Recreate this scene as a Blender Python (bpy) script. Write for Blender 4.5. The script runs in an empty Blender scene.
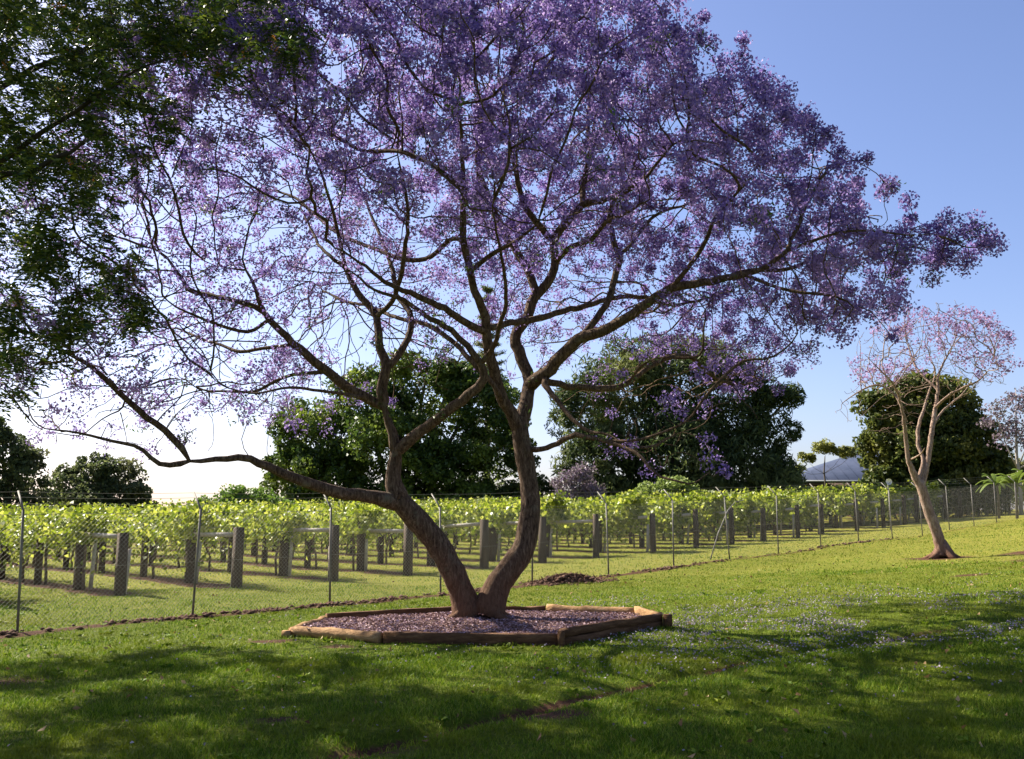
import bpy, bmesh, math, random
import numpy as np
from mathutils import Vector

rng = np.random.default_rng(7)
random.seed(7)
scene = bpy.context.scene
R = math.radians

# ---------------------------------------------------------------- camera, world, sun, exposure
cam_d = bpy.data.cameras.new('camera')
cam = bpy.data.objects.new('camera', cam_d)
scene.collection.objects.link(cam)
cam_d.sensor_width = 36.0
cam_d.lens = 960 / 1024 * 36.0
cam_d.clip_end = 3000
cam.location = (0, 0, 1.6)
cam.rotation_euler = (R(90) + math.atan(140 / 960), 0, 0)
scene.camera = cam

SUN_EL = R(38)
sd = Vector((-0.80, 0.60, 0)).normalized()
SUN_DIR = Vector((sd.x * math.cos(SUN_EL), sd.y * math.cos(SUN_EL), math.sin(SUN_EL)))
world = bpy.data.worlds.new('World')
scene.world = world
world.use_nodes = True
wn = world.node_tree.nodes
wl = world.node_tree.links
bg = wn['Background']
sky = wn.new('ShaderNodeTexSky')
sky.sky_type = 'NISHITA'
sky.sun_disc = False
sky.sun_elevation = SUN_EL
sky.sun_rotation = math.atan2(sd.x, sd.y)
sky.air_density = 1.0
sky.dust_density = 1.3
sky.ozone_density = 4.0
tint = wn.new('ShaderNodeMix'); tint.data_type = 'RGBA'; tint.blend_type = 'MULTIPLY'; tint.inputs[0].default_value = 1
tint.inputs[7].default_value = (1.06, 0.96, 1.07, 1)
wl.new(sky.outputs[0], tint.inputs[6]); wl.new(tint.outputs[2], bg.inputs[0])
bg.inputs[1].default_value = 0.064

sun_d = bpy.data.lights.new('sun', 'SUN')
sun_d.energy = 5.0
sun_d.angle = R(0.5)
sun_d.color = (1.0, 0.93, 0.80)
sun = bpy.data.objects.new('sun', sun_d)
sun.rotation_euler = SUN_DIR.to_track_quat('Z', 'Y').to_euler()
sun.location = (-30, 20, 40)
scene.collection.objects.link(sun)

scene.view_settings.view_transform = 'Standard'
scene.view_settings.look = 'None'
scene.view_settings.gamma = 1
scene.view_settings.exposure = 1.55
scene.cycles.max_bounces = 8
scene.cycles.transparent_max_bounces = 8

# ---------------------------------------------------------------- helpers
def link(o, parent=None):
    scene.collection.objects.link(o)
    if parent is not None:
        o.parent = parent
    return o

def tag(o, label=None, cat=None, group=None, kind=None):
    if label: o['label'] = label
    if cat: o['category'] = cat
    if group: o['group'] = group
    if kind: o['kind'] = kind
    return o

def thing(name, loc, label, cat, group=None, rz=0):
    o = bpy.data.objects.new(name, None)
    o.empty_display_size = 0.2
    o.location = loc
    o.rotation_euler = (0, 0, rz)
    link(o)
    return tag(o, label, cat, group)

class MB:
    """collects numpy polygons (quads / tris) into one mesh"""
    def __init__(s):
        s.v = []; s.q = []; s.t = []; s.n = 0; s.smooth = False
    def add(s, verts, quads=None, tris=None):
        verts = np.asarray(verts, float).reshape(-1, 3)
        if quads is not None and len(quads): s.q.append(np.asarray(quads, int) + s.n)
        if tris is not None and len(tris): s.t.append(np.asarray(tris, int) + s.n)
        s.v.append(verts); s.n += len(verts)
    def box(s, c, size, ax=None, taper=1.0):
        c = np.asarray(c, float)
        hx, hy, hz = [k / 2 for k in size]
        P = np.array([(-hx, -hy, -hz), (hx, -hy, -hz), (hx, hy, -hz), (-hx, hy, -hz),
                      (-hx * taper, -hy * taper, hz), (hx * taper, -hy * taper, hz), (hx * taper, hy * taper, hz), (-hx * taper, hy * taper, hz)])
        if ax is not None:
            P = P @ np.asarray(ax, float)
        s.add(P + c, [(0, 3, 2, 1), (4, 5, 6, 7), (0, 1, 5, 4), (1, 2, 6, 5), (2, 3, 7, 6), (3, 0, 4, 7)])
    def tube(s, pts, rad, sides=6, cap=True):
        pts = np.asarray(pts, float); rad = np.broadcast_to(np.asarray(rad, float), (len(pts),))
        n = len(pts)
        if n < 2: return
        T = np.gradient(pts, axis=0)
        T /= np.linalg.norm(T, axis=1)[:, None] + 1e-9
        ref = np.array([0, 0, 1.0]) if abs(T[0, 2]) < 0.9 else np.array([1.0, 0, 0])
        u = np.cross(T[0], ref); u /= np.linalg.norm(u)
        ang = np.arange(sides) * 2 * np.pi / sides
        V = np.empty((n, sides, 3))
        for i in range(n):
            u = u - T[i] * np.dot(u, T[i]); u /= np.linalg.norm(u) + 1e-9
            w = np.cross(T[i], u)
            V[i] = pts[i] + rad[i] * (np.cos(ang)[:, None] * u + np.sin(ang)[:, None] * w)
        i, j = np.meshgrid(np.arange(n - 1), np.arange(sides), indexing='ij')
        j2 = (j + 1) % sides
        Q = np.stack([i * sides + j, i * sides + j2, (i + 1) * sides + j2, (i + 1) * sides + j], -1).reshape(-1, 4)
        V = V.reshape(-1, 3)
        if rad.max() > .06:
            ctr = np.repeat(pts, sides, axis=0); dv = V - ctr; rr_ = np.linalg.norm(dv, axis=1)
            f = noise2(V[:, 0] * 7 + V[:, 1] * 5, V[:, 2] * 3.2, 13) - .5
            V = ctr + dv * (1 + f * np.clip(rr_ * 2.2, .08, .38))[:, None]
        tr = []
        if cap:
            V = np.vstack([V, pts[0], pts[-1]])
            a = n * sides
            for k in range(sides):
                tr.append((a, (k + 1) % sides, k)); tr.append((a + 1, (n - 1) * sides + k, (n - 1) * sides + (k + 1) % sides))
        s.add(V, Q, tr)
    def build(s, name, mat, parent=None, smooth=False, attrs=None):
        V = np.vstack(s.v).astype(np.float32)
        Q = np.vstack(s.q) if s.q else np.zeros((0, 4), int)
        T = np.vstack(s.t) if s.t else np.zeros((0, 3), int)
        me = bpy.data.meshes.new(name)
        me.vertices.add(len(V)); me.vertices.foreach_set('co', V.ravel())
        nl = Q.size + T.size
        me.loops.add(nl)
        me.loops.foreach_set('vertex_index', np.concatenate([Q.ravel(), T.ravel()]).astype(np.int32))
        me.polygons.add(len(Q) + len(T))
        ls = np.concatenate([np.arange(len(Q)) * 4, Q.size + np.arange(len(T)) * 3]).astype(np.int32)
        me.polygons.foreach_set('loop_start', ls)
        if smooth:
            me.polygons.foreach_set('use_smooth', np.ones(len(Q) + len(T), bool))
        me.update(calc_edges=True)
        if attrs:
            for k, a in attrs.items():
                at = me.attributes.new(k, 'FLOAT', 'POINT'); at.data.foreach_set('value', np.asarray(a, np.float32))
        me.materials.append(mat)
        o = bpy.data.objects.new(name, me)
        if parent is not None:   # geometry is given in world space; keep it there under its parent
            o.parent = parent
            root = parent; pl = np.array(root.location)
            while root.parent is not None:
                root = root.parent; pl = pl + np.array(root.location)
            V2 = V - pl.astype(np.float32)
            me.vertices.foreach_set('co', V2.ravel()); me.update()
        scene.collection.objects.link(o)
        return o

def noise2(x, y, seed=0, octaves=3):
    """cheap smooth value noise, 0..1"""
    x = np.asarray(x, float); y = np.asarray(y, float)
    tot = 0; amp = 1; s = 0
    for o in range(octaves):
        xi = np.floor(x).astype(np.int64); yi = np.floor(y).astype(np.int64)
        fx = x - xi; fy = y - yi
        fx = fx * fx * (3 - 2 * fx); fy = fy * fy * (3 - 2 * fy)
        def h(a, b):
            n = (a * 374761393 + b * 668265263 + (seed + o) * 1442695041) & 0xffffffff
            n = ((n ^ (n >> 13)) * 1274126177) & 0xffffffff
            return ((n ^ (n >> 16)) & 0xffff) / 65535.0
        v = (h(xi, yi) * (1 - fx) + h(xi + 1, yi) * fx) * (1 - fy) + (h(xi, yi + 1) * (1 - fx) + h(xi + 1, yi + 1) * fx) * fy
        tot = tot + v * amp; s += amp; amp *= 0.5; x = x * 2.03 + 17.1; y = y * 2.03 + 5.7
    return tot / s

# ---------------------------------------------------------------- materials
def newmat(name):
    m = bpy.data.materials.new(name); m.use_nodes = True
    return m, m.node_tree.nodes, m.node_tree.links

def ramp(N, L, fac, stops):
    r = N.new('ShaderNodeValToRGB')
    e = r.color_ramp.elements
    while len(e) < len(stops): e.new(0.5)
    for k, (p, c) in enumerate(stops):
        e[k].position = p; e[k].color = (*c, 1)
    L.new(fac, r.inputs[0])
    return r.outputs[0]

def noise_tex(N, L, scale, detail=4, rough=0.6, vec=None, dist=0):
    t = N.new('ShaderNodeTexNoise'); t.inputs['Scale'].default_value = scale
    t.inputs['Detail'].default_value = detail; t.inputs['Roughness'].default_value = rough
    t.inputs['Distortion'].default_value = dist
    if vec is not None: L.new(vec, t.inputs['Vector'])
    return t.outputs['Fac']

def surf_mat(name, stops, scale=3, rough=0.8, bump=0.0, bscale=20, stretch=(1, 1, 1), spec=0.3, metal=0.0, detail=5):
    m, N, L = newmat(name)
    b = N['Principled BSDF']
    tc = N.new('ShaderNodeTexCoord'); mp = N.new('ShaderNodeMapping'); mp.inputs['Scale'].default_value = stretch
    L.new(tc.outputs['Object'], mp.inputs[0])
    f = noise_tex(N, L, scale, detail, 0.65, mp.outputs[0])
    L.new(ramp(N, L, f, stops), b.inputs['Base Color'])
    b.inputs['Roughness'].default_value = rough
    b.inputs['Specular IOR Level'].default_value = spec
    b.inputs['Metallic'].default_value = metal
    if bump:
        bn = N.new('ShaderNodeBump'); bn.inputs['Strength'].default_value = bump; bn.inputs['Distance'].default_value = 0.03
        L.new(noise_tex(N, L, bscale, 6, 0.7, mp.outputs[0]), bn.inputs['Height'])
        L.new(bn.outputs[0], b.inputs['Normal'])
    return m

def leaf_mat(name, cols, transl=0.4, rough=0.5, spec=0.3, tcol=None, patch=None, pscale=0.5):
    """cols: colours picked per leaf at random; patch: a second colour met in patches"""
    m, N, L = newmat(name)
    out = N['Material Output']; b = N['Principled BSDF']
    g = N.new('ShaderNodeNewGeometry')
    n = len(cols)
    col = ramp(N, L, g.outputs['Random Per Island'], [(k / max(1, n - 1), c) for k, c in enumerate(cols)])
    if patch:
        tc = N.new('ShaderNodeTexCoord')
        f = noise_tex(N, L, pscale, 2, 0.5, tc.outputs['Object'])
        mr = N.new('ShaderNodeMapRange'); mr.inputs[1].default_value = 0.5; mr.inputs[2].default_value = 0.68
        L.new(f, mr.inputs[0])
        mx = N.new('ShaderNodeMix'); mx.data_type = 'RGBA'
        L.new(mr.outputs[0], mx.inputs[0]); L.new(col, mx.inputs[6]); mx.inputs[7].default_value = (*patch, 1)
        col = mx.outputs[2]
    L.new(col, b.inputs['Base Color'])
    b.inputs['Roughness'].default_value = rough
    b.inputs['Specular IOR Level'].default_value = spec
    tr = N.new('ShaderNodeBsdfTranslucent')
    if tcol:
        mm = N.new('ShaderNodeMix'); mm.data_type = 'RGBA'; mm.blend_type = 'MULTIPLY'; mm.inputs[0].default_value = 1
        L.new(col, mm.inputs[6]); mm.inputs[7].default_value = (*tcol, 1); L.new(mm.outputs[2], tr.inputs[0])
    else:
        L.new(col, tr.inputs[0])
    ms = N.new('ShaderNodeMixShader'); ms.inputs[0].default_value = transl
    L.new(b.outputs[0], ms.inputs[1]); L.new(tr.outputs[0], ms.inputs[2]); L.new(ms.outputs[0], out.inputs[0])
    return m

M = {}
M['bark'] = surf_mat('jacaranda_bark', [(0.25, (0.04, 0.024, 0.014)), (0.5, (0.115, 0.072, 0.042)), (0.75, (0.24, 0.165, 0.10))], 6, 0.9, 1.0, 22, (1, 1, 0.3), 0.15)
M['bark2'] = surf_mat('young_bark', [(0.25, (0.15, 0.075, 0.045)), (0.55, (0.31, 0.21, 0.15)), (0.8, (0.46, 0.37, 0.29))], 4, 0.85, 0.8, 16, (1, 1, 0.35), 0.15)
def bark_mat(name, dark, mid, pale, low, zlow, zhigh, lichen):
    m, N, L = newmat(name); b = N['Principled BSDF']; b.inputs['Roughness'].default_value = 0.92; b.inputs['Specular IOR Level'].default_value = 0.12
    tc = N.new('ShaderNodeTexCoord'); mp = N.new('ShaderNodeMapping'); mp.inputs['Scale'].default_value = (1, 1, 0.22); L.new(tc.outputs['Object'], mp.inputs[0])
    f1 = noise_tex(N, L, 26, 7, 0.75, mp.outputs[0], 0.6)
    c1 = ramp(N, L, f1, [(0.34, dark), (0.5, mid), (0.68, pale)])
    f2 = noise_tex(N, L, 3.0, 5, 0.7, tc.outputs['Object'])
    mr = N.new('ShaderNodeMapRange'); mr.inputs[1].default_value = 0.58; mr.inputs[2].default_value = 0.68; L.new(f2, mr.inputs[0]); mr.inputs[4].default_value = 0.55
    mx = N.new('ShaderNodeMix'); mx.data_type = 'RGBA'; L.new(mr.outputs[0], mx.inputs[0]); L.new(c1, mx.inputs[6]); mx.inputs[7].default_value = (*lichen, 1)
    # soil stained foot
    sp = N.new('ShaderNodeSeparateXYZ'); L.new(tc.outputs['Object'], sp.inputs[0])
    mz = N.new('ShaderNodeMapRange'); mz.inputs[1].default_value = zlow; mz.inputs[2].default_value = zhigh; mz.inputs[3].default_value = 1; mz.inputs[4].default_value = 0; L.new(sp.outputs[2], mz.inputs[0])
    ad = N.new('ShaderNodeMath'); ad.operation = 'MULTIPLY'; L.new(mz.outputs[0], ad.inputs[0]); L.new(ramp(N, L, f1, [(0.2, (.4, .4, .4)), (0.7, (1, 1, 1))]), ad.inputs[1])
    m2 = N.new('ShaderNodeMix'); m2.data_type = 'RGBA'; L.new(ad.outputs[0], m2.inputs[0]); L.new(mx.outputs[2], m2.inputs[6]); m2.inputs[7].default_value = (*low, 1)
    L.new(m2.outputs[2], b.inputs['Base Color'])
    bn = N.new('ShaderNodeBump'); bn.inputs['Strength'].default_value = 1.0; bn.inputs['Distance'].default_value = 0.045; L.new(f1, bn.inputs['Height']); L.new(bn.outputs[0], b.inputs['Normal'])
    return m
M['bark'] = bark_mat('jacaranda_bark', (0.022, 0.013, 0.008), (0.115, 0.072, 0.045), (0.27, 0.19, 0.125), (0.16, 0.08, 0.045), 0.1, 1.2, (0.20, 0.18, 0.12))
M['bark2'] = bark_mat('young_bark', (0.12, 0.07, 0.048), (0.29, 0.20, 0.145), (0.48, 0.37, 0.29), (0.13, 0.05, 0.025), 0.0, 0.9, (0.42, 0.34, 0.27))
M['oak_bark'] = surf_mat('dark_bark', [(0.3, (0.02, 0.016, 0.012)), (0.7, (0.06, 0.048, 0.035))], 6, 0.9, 0.8, 20, (1, 1, 0.3), 0.15)
M['far_bark'] = surf_mat('far_bark', [(0.3, (0.06, 0.045, 0.03)), (0.7, (0.16, 0.13, 0.10))], 2, 0.9)
M['pale_bark'] = surf_mat('pale_bark', [(0.3, (0.22, 0.19, 0.16)), (0.7, (0.38, 0.34, 0.30))], 2, 0.9)
M['blossom'] = leaf_mat('blossom', [(0.12, 0.075, 0.27), (0.20, 0.13, 0.39), (0.31, 0.21, 0.51), (0.48, 0.35, 0.62)], 0.36, 0.55, 0.2, None, (0.38, 0.26, 0.52), 0.35)
M['blossom2'] = leaf_mat('pink_blossom', [(0.24, 0.14, 0.29), (0.33, 0.21, 0.39), (0.42, 0.29, 0.47)], 0.4, 0.55, 0.2)
M['fernleaf'] = leaf_mat('jacaranda_leaf', [(0.035, 0.065, 0.012), (0.07, 0.12, 0.02), (0.14, 0.19, 0.03)], 0.4, 0.5, 0.3)
M['oakleaf'] = leaf_mat('silky_leaf', [(0.018, 0.042, 0.010), (0.035, 0.070, 0.012), (0.08, 0.12, 0.016), (0.16, 0.18, 0.02)], 0.38, 0.45, 0.35)
M['oakflower'] = leaf_mat('orange_flower', [(0.40, 0.14, 0.02), (0.30, 0.16, 0.03)], 0.4)
M['vineleaf'] = leaf_mat('vine_leaf', [(0.085, 0.13, 0.014), (0.18, 0.235, 0.026), (0.30, 0.35, 0.05), (0.46, 0.47, 0.14)], 0.5, 0.45, 0.4, (1.0, 1.0, 0.6))
M['mango'] = leaf_mat('mango_leaf', [(0.026, 0.054, 0.011), (0.058, 0.10, 0.016), (0.125, 0.175, 0.026)], 0.38, 0.45, 0.3, None, (0.20, 0.26, 0.035), 0.3)
M['casu'] = leaf_mat('casuarina_leaf', [(0.028, 0.048, 0.02), (0.055, 0.082, 0.026), (0.12, 0.15, 0.045)], 0.45, 0.6, 0.2, None, (0.19, 0.21, 0.06), 0.2)
M['olive'] = leaf_mat('olive_leaf', [(0.035, 0.058, 0.014), (0.075, 0.10, 0.022), (0.16, 0.175, 0.035)], 0.42, 0.5, 0.25, None, (0.20, 0.20, 0.04), 0.3)
M['yellowolive'] = leaf_mat('yellow_olive_leaf', [(0.12, 0.14, 0.03), (0.20, 0.21, 0.05), (0.30, 0.30, 0.08)], 0.45, 0.5, 0.3)
M['darkfar'] = leaf_mat('dark_far_leaf', [(0.05, 0.075, 0.03), (0.09, 0.115, 0.04), (0.15, 0.17, 0.06)], 0.48, 0.6, 0.25, None, (0.20, 0.18, 0.09), 0.25)
M['palegreen'] = leaf_mat('pale_leaf', [(0.14, 0.20, 0.04), (0.22, 0.29, 0.06), (0.30, 0.36, 0.11)], 0.4, 0.5, 0.3)
M['yellowgreen'] = leaf_mat('bush_leaf', [(0.07, 0.14, 0.02), (0.13, 0.22, 0.03), (0.20, 0.29, 0.04)], 0.4, 0.5, 0.3)
M['pinkshrub'] = leaf_mat('mauve_shrub', [(0.10, 0.09, 0.06), (0.19, 0.15, 0.16), (0.28, 0.20, 0.30)], 0.35)
M['banana'] = leaf_mat('banana_leaf', [(0.10, 0.16, 0.025), (0.20, 0.26, 0.045)], 0.35, 0.6, 0.2)
M['grass'] = leaf_mat('grass_blade', [(0.036, 0.084, 0.003), (0.090, 0.165, 0.005), (0.155, 0.245, 0.010), (0.30, 0.33, 0.04)], 0.30, 0.6, 0.15, None, (0.15, 0.18, 0.010), 0.5)
M['petal'] = leaf_mat('fallen_petal', [(0.17, 0.13, 0.19), (0.30, 0.24, 0.31), (0.46, 0.41, 0.45)], 0.2, 0.6, 0.2)
M['dryleaf'] = leaf_mat('dry_leaf', [(0.10, 0.05, 0.02), (0.26, 0.15, 0.06), (0.45, 0.33, 0.16)], 0.15, 0.7, 0.2)
M['mulchbit'] = leaf_mat('litter_bit', [(0.07, 0.035, 0.025), (0.20, 0.115, 0.09), (0.36, 0.23, 0.22), (0.52, 0.39, 0.46)], 0.1, 0.8, 0.2)
M['clod'] = surf_mat('clod', [(0.3, (0.06, 0.03, 0.02)), (0.7, (0.20, 0.12, 0.08))], 9, 0.95, 0.6, 30, spec=0.1)
M['sleeper'] = surf_mat('sleeper', [(0.25, (0.05, 0.024, 0.012)), (0.55, (0.15, 0.075, 0.035)), (0.8, (0.29, 0.165, 0.08))], 4, 0.85, 0.8, 18, (1, 1, 5), 0.15)
M['log'] = surf_mat('log', [(0.25, (0.16, 0.085, 0.035)), (0.55, (0.36, 0.21, 0.095)), (0.85, (0.52, 0.35, 0.19))], 5, 0.85, 0.7, 16, (1, 1, 3), 0.15)
M['soil'] = surf_mat('bed_soil', [(0.3, (0.10, 0.05, 0.035)), (0.5, (0.20, 0.125, 0.11)), (0.7, (0.34, 0.25, 0.27))], 9, 0.95, 0.9, 30, spec=0.1)
M['post'] = surf_mat('weathered_post', [(0.25, (0.022, 0.015, 0.010)), (0.55, (0.062, 0.044, 0.029)), (0.8, (0.15, 0.112, 0.075))], 5, 0.9, 0.7, 14, (1, 1, 0.2), 0.15)
M['rail'] = surf_mat('bleached_rail', [(0.3, (0.30, 0.26, 0.20)), (0.7, (0.52, 0.47, 0.38))], 5, 0.85, 0.5, 20, spec=0.15)
M['galv'] = surf_mat('galvanised', [(0.3, (0.10, 0.09, 0.075)), (0.7, (0.24, 0.22, 0.19))], 3, 0.7, 0, spec=0.4, metal=0.2)
M['wire'] = surf_mat('fence_wire', [(0.3, (0.10, 0.10, 0.08)), (0.7, (0.20, 0.19, 0.16))], 8, 0.6, 0, spec=0.4, metal=0.2)
M['vinewood'] = surf_mat('vine_wood', [(0.3, (0.06, 0.04, 0.03)), (0.7, (0.17, 0.12, 0.08))], 8, 0.9, 0.7, 30)
M['roof'] = surf_mat('grey_roof', [(0.3, (0.045, 0.06, 0.10)), (0.7, (0.07, 0.085, 0.135))], 1.2, 0.85, 0.0, spec=0.1)
M['housewall'] = surf_mat('house_wall', [(0.3, (0.13, 0.09, 0.07)), (0.7, (0.20, 0.14, 0.11))], 2, 0.9)
M['trim'] = surf_mat('white_trim', [(0.3, (0.55, 0.55, 0.52)), (0.7, (0.68, 0.68, 0.65))], 3, 0.6)
M['glass'] = surf_mat('dark_glass', [(0.3, (0.02, 0.02, 0.025)), (0.7, (0.04, 0.04, 0.05))], 1, 0.1, 0, spec=0.6)
M['cream'] = surf_mat('white_dish', [(0.3, (0.62, 0.62, 0.60)), (0.7, (0.78, 0.78, 0.76))], 3, 0.5)

# ---------------------------------------------------------------- terrain
FL0 = np.array([-7.66, 15.28]); FLD = np.array([0.7071, 0.7071]); FLN = np.array([-0.7071, 0.7071])   # fence line, its direction, its far side
CP = np.array([(-7.63,15.3,-.17),(-5.67,17.34,-.10),(-3.65,19.39,-.07),(-1.68,21.43,-.03),(.22,23.48,.05),(2.35,25.52,.12),
 (4.34,27.56,.25),(6.34,29.61,.38),(8.5,31.65,.46),(10.65,33.69,.62),(12.66,35.74,.75),(14.68,37.78,.81),(16.67,39.83,.93),
 (18.79,41.87,1.12),(20.75,43.91,1.26),(22.73,45.96,1.42),(24.69,48,1.56),(0,0,0),(-5,7,-.1),(5,7,.05),(-.55,15.3,0),(2.4,14.5,.02),(-3.2,14,-.02),(11.9,27,.56),
 (7,14,.2),(12,18,.62),(-14,12,-.3),(-11,20,-.12),(-6.8,24,-.05),(1,32,.2),(9,40,.6),(-30,50,.2),(-9,68,.6),(25,80,1.9),(40,75,2.2),(60,60,3),(-60,40,-.3),
 (10,-10,0),(-10,-10,-.2),(30,30,2.2),(25,10,1.0),(0,110,1.2),(-60,110,.6),(70,120,3),(-200,200,0),(200,200,4),(0,400,2),(-300,-100,-2),(300,-100,3),(0,-300,-1),(-500,500,0),(500,500,4)], float)
def _k(r2):
    return 0.5 * r2 * np.log(r2 + 1e-9)
def _tps():
    X = CP[:, :2] / 50; n = len(X)
    r2 = ((X[:, None] - X[None]) ** 2).sum(-1)
    K = _k(r2) + np.eye(n) * 2e-4
    Pm = np.c_[np.ones(n), X]
    A = np.block([[K, Pm], [Pm.T, np.zeros((3, 3))]])
    return np.linalg.solve(A, np.r_[CP[:, 2], 0, 0, 0])
_W = _tps()
FURROW = np.array([(-1.3, 7.0), (-.66, 7.7), (.85, 9.3), (2.8, 11.4), (4.3, 12.4), (6.3, 13.6), (9, 15.0), (13, 16.6)])
def seg_dist(x, y, P):
    d = np.full(np.shape(x), 1e9)
    for a, b in zip(P[:-1], P[1:]):
        ab = b - a; t = np.clip(((x - a[0]) * ab[0] + (y - a[1]) * ab[1]) / (ab @ ab), 0, 1)
        d = np.minimum(d, np.hypot(x - a[0] - t * ab[0], y - a[1] - t * ab[1]))
    return d
def ground(x, y, fine=True):
    x = np.atleast_1d(np.asarray(x, float)); y = np.atleast_1d(np.asarray(y, float))
    sh = x.shape; xf = x.ravel(); yf = y.ravel(); z = np.empty(len(xf))
    for s in range(0, len(xf), 20000):
        Q = np.c_[xf[s:s + 20000], yf[s:s + 20000]] / 50
        r2 = ((Q[:, None] - CP[None, :, :2] / 50) ** 2).sum(-1)
        z[s:s + 20000] = _k(r2) @ _W[:-3] + _W[-3] + Q @ _W[-2:]
    z = np.clip(z, -3, 6)
    if fine:
        z += (noise2(xf * 0.5, yf * 0.5, 3) - 0.5) * 0.10 * np.clip((yf - 3) / 4, 0, 1)
        z += (noise2(xf * 3, yf * 3, 4) - 0.5) * 0.025
        fd = seg_dist(xf, yf, FURROW) + (noise2(xf * 1.5, yf * 1.5, 9) - .5) * 0.25
        z -= 0.10 * np.exp(-(fd / 0.15) ** 2)
        q = (xf - FL0[0]) * FLN[0] + (yf - FL0[1]) * FLN[1]
        z += 0.05 * np.exp(-((q + 0.1) / 0.25) ** 2) * noise2(xf * 1.2, yf * 1.2, 11)
    return z.reshape(sh)
def gz(x, y): return float(ground([x], [y])[0])

# vineyard rows: near end of row k, and the way they run
ROWDIR = np.array([-0.7071, 0.7071])
def row_end(k):
    a = 0.86 + 1.97 * k
    return np.array([-11.6 + a, 19.2 + a])
NROWS = 25

def axis(lo, hi, f0, f1, st, far):
    a = list(np.arange(f0, f1, st)); s = st
    while a[-1] < hi: s *= 1.12; a.append(a[-1] + s)
    s = st; b = [f0]
    while b[-1] > lo: s *= 1.12; b.append(b[-1] - s)
    return np.array(b[::-1][:-1] + a)
gx = axis(-900, 900, -13, 27, 0.13, 900); gy = axis(-300, 1500, 4.5, 46, 0.13, 900)
GX, GY = np.meshgrid(gx, gy)
GZ = ground(GX, GY)
q = (GX - FL0[0]) * FLN[0] + (GY - FL0[1]) * FLN[1]
al = (GX - FL0[0]) * FLD[0] + (GY - FL0[1]) * FLD[1]
nz = noise2(GX * 1.3, GY * 1.3, 21); nb = noise2(GX * 0.35, GY * 0.35, 22)
dirt = np.exp(-((q + 0.15 + (nb - .5) * .5) / 0.28) ** 2) * np.clip(1.1 - al / 40, 0.45, 1.0)
fd = seg_dist(GX, GY, FURROW)
dirt = np.maximum(dirt, np.exp(-((fd + (nz - .5) * .1) / 0.12) ** 2) * np.clip(nb * 2.2 - .15, 0, 1))  # bare furrow soil, strengthened to carry the furrow's shadow as well
for (cx, cy, rr) in [(-5.4, 10.6, .35), (-1.9, 8.2, .18), (.3, 8.3, .3), (-1.0, 7.2, .25), (11.9, 27.0, .8), (13.6, 23.6, 1.1), (9.6, 20.2, .35), (13.9, 26.3, .7), (-3.3, 13.5, .25), (-2.2, 12.75, .22),(14.6,25.6,1.3)]:  # far right patches paint a brown mound together with its shading
    dirt = np.maximum(dirt, np.exp(-(((GX - cx) / (rr * 1.6)) ** 2 + ((GY - cy) / rr) ** 2)) * (0.35 + 0.9 * nz))
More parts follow.
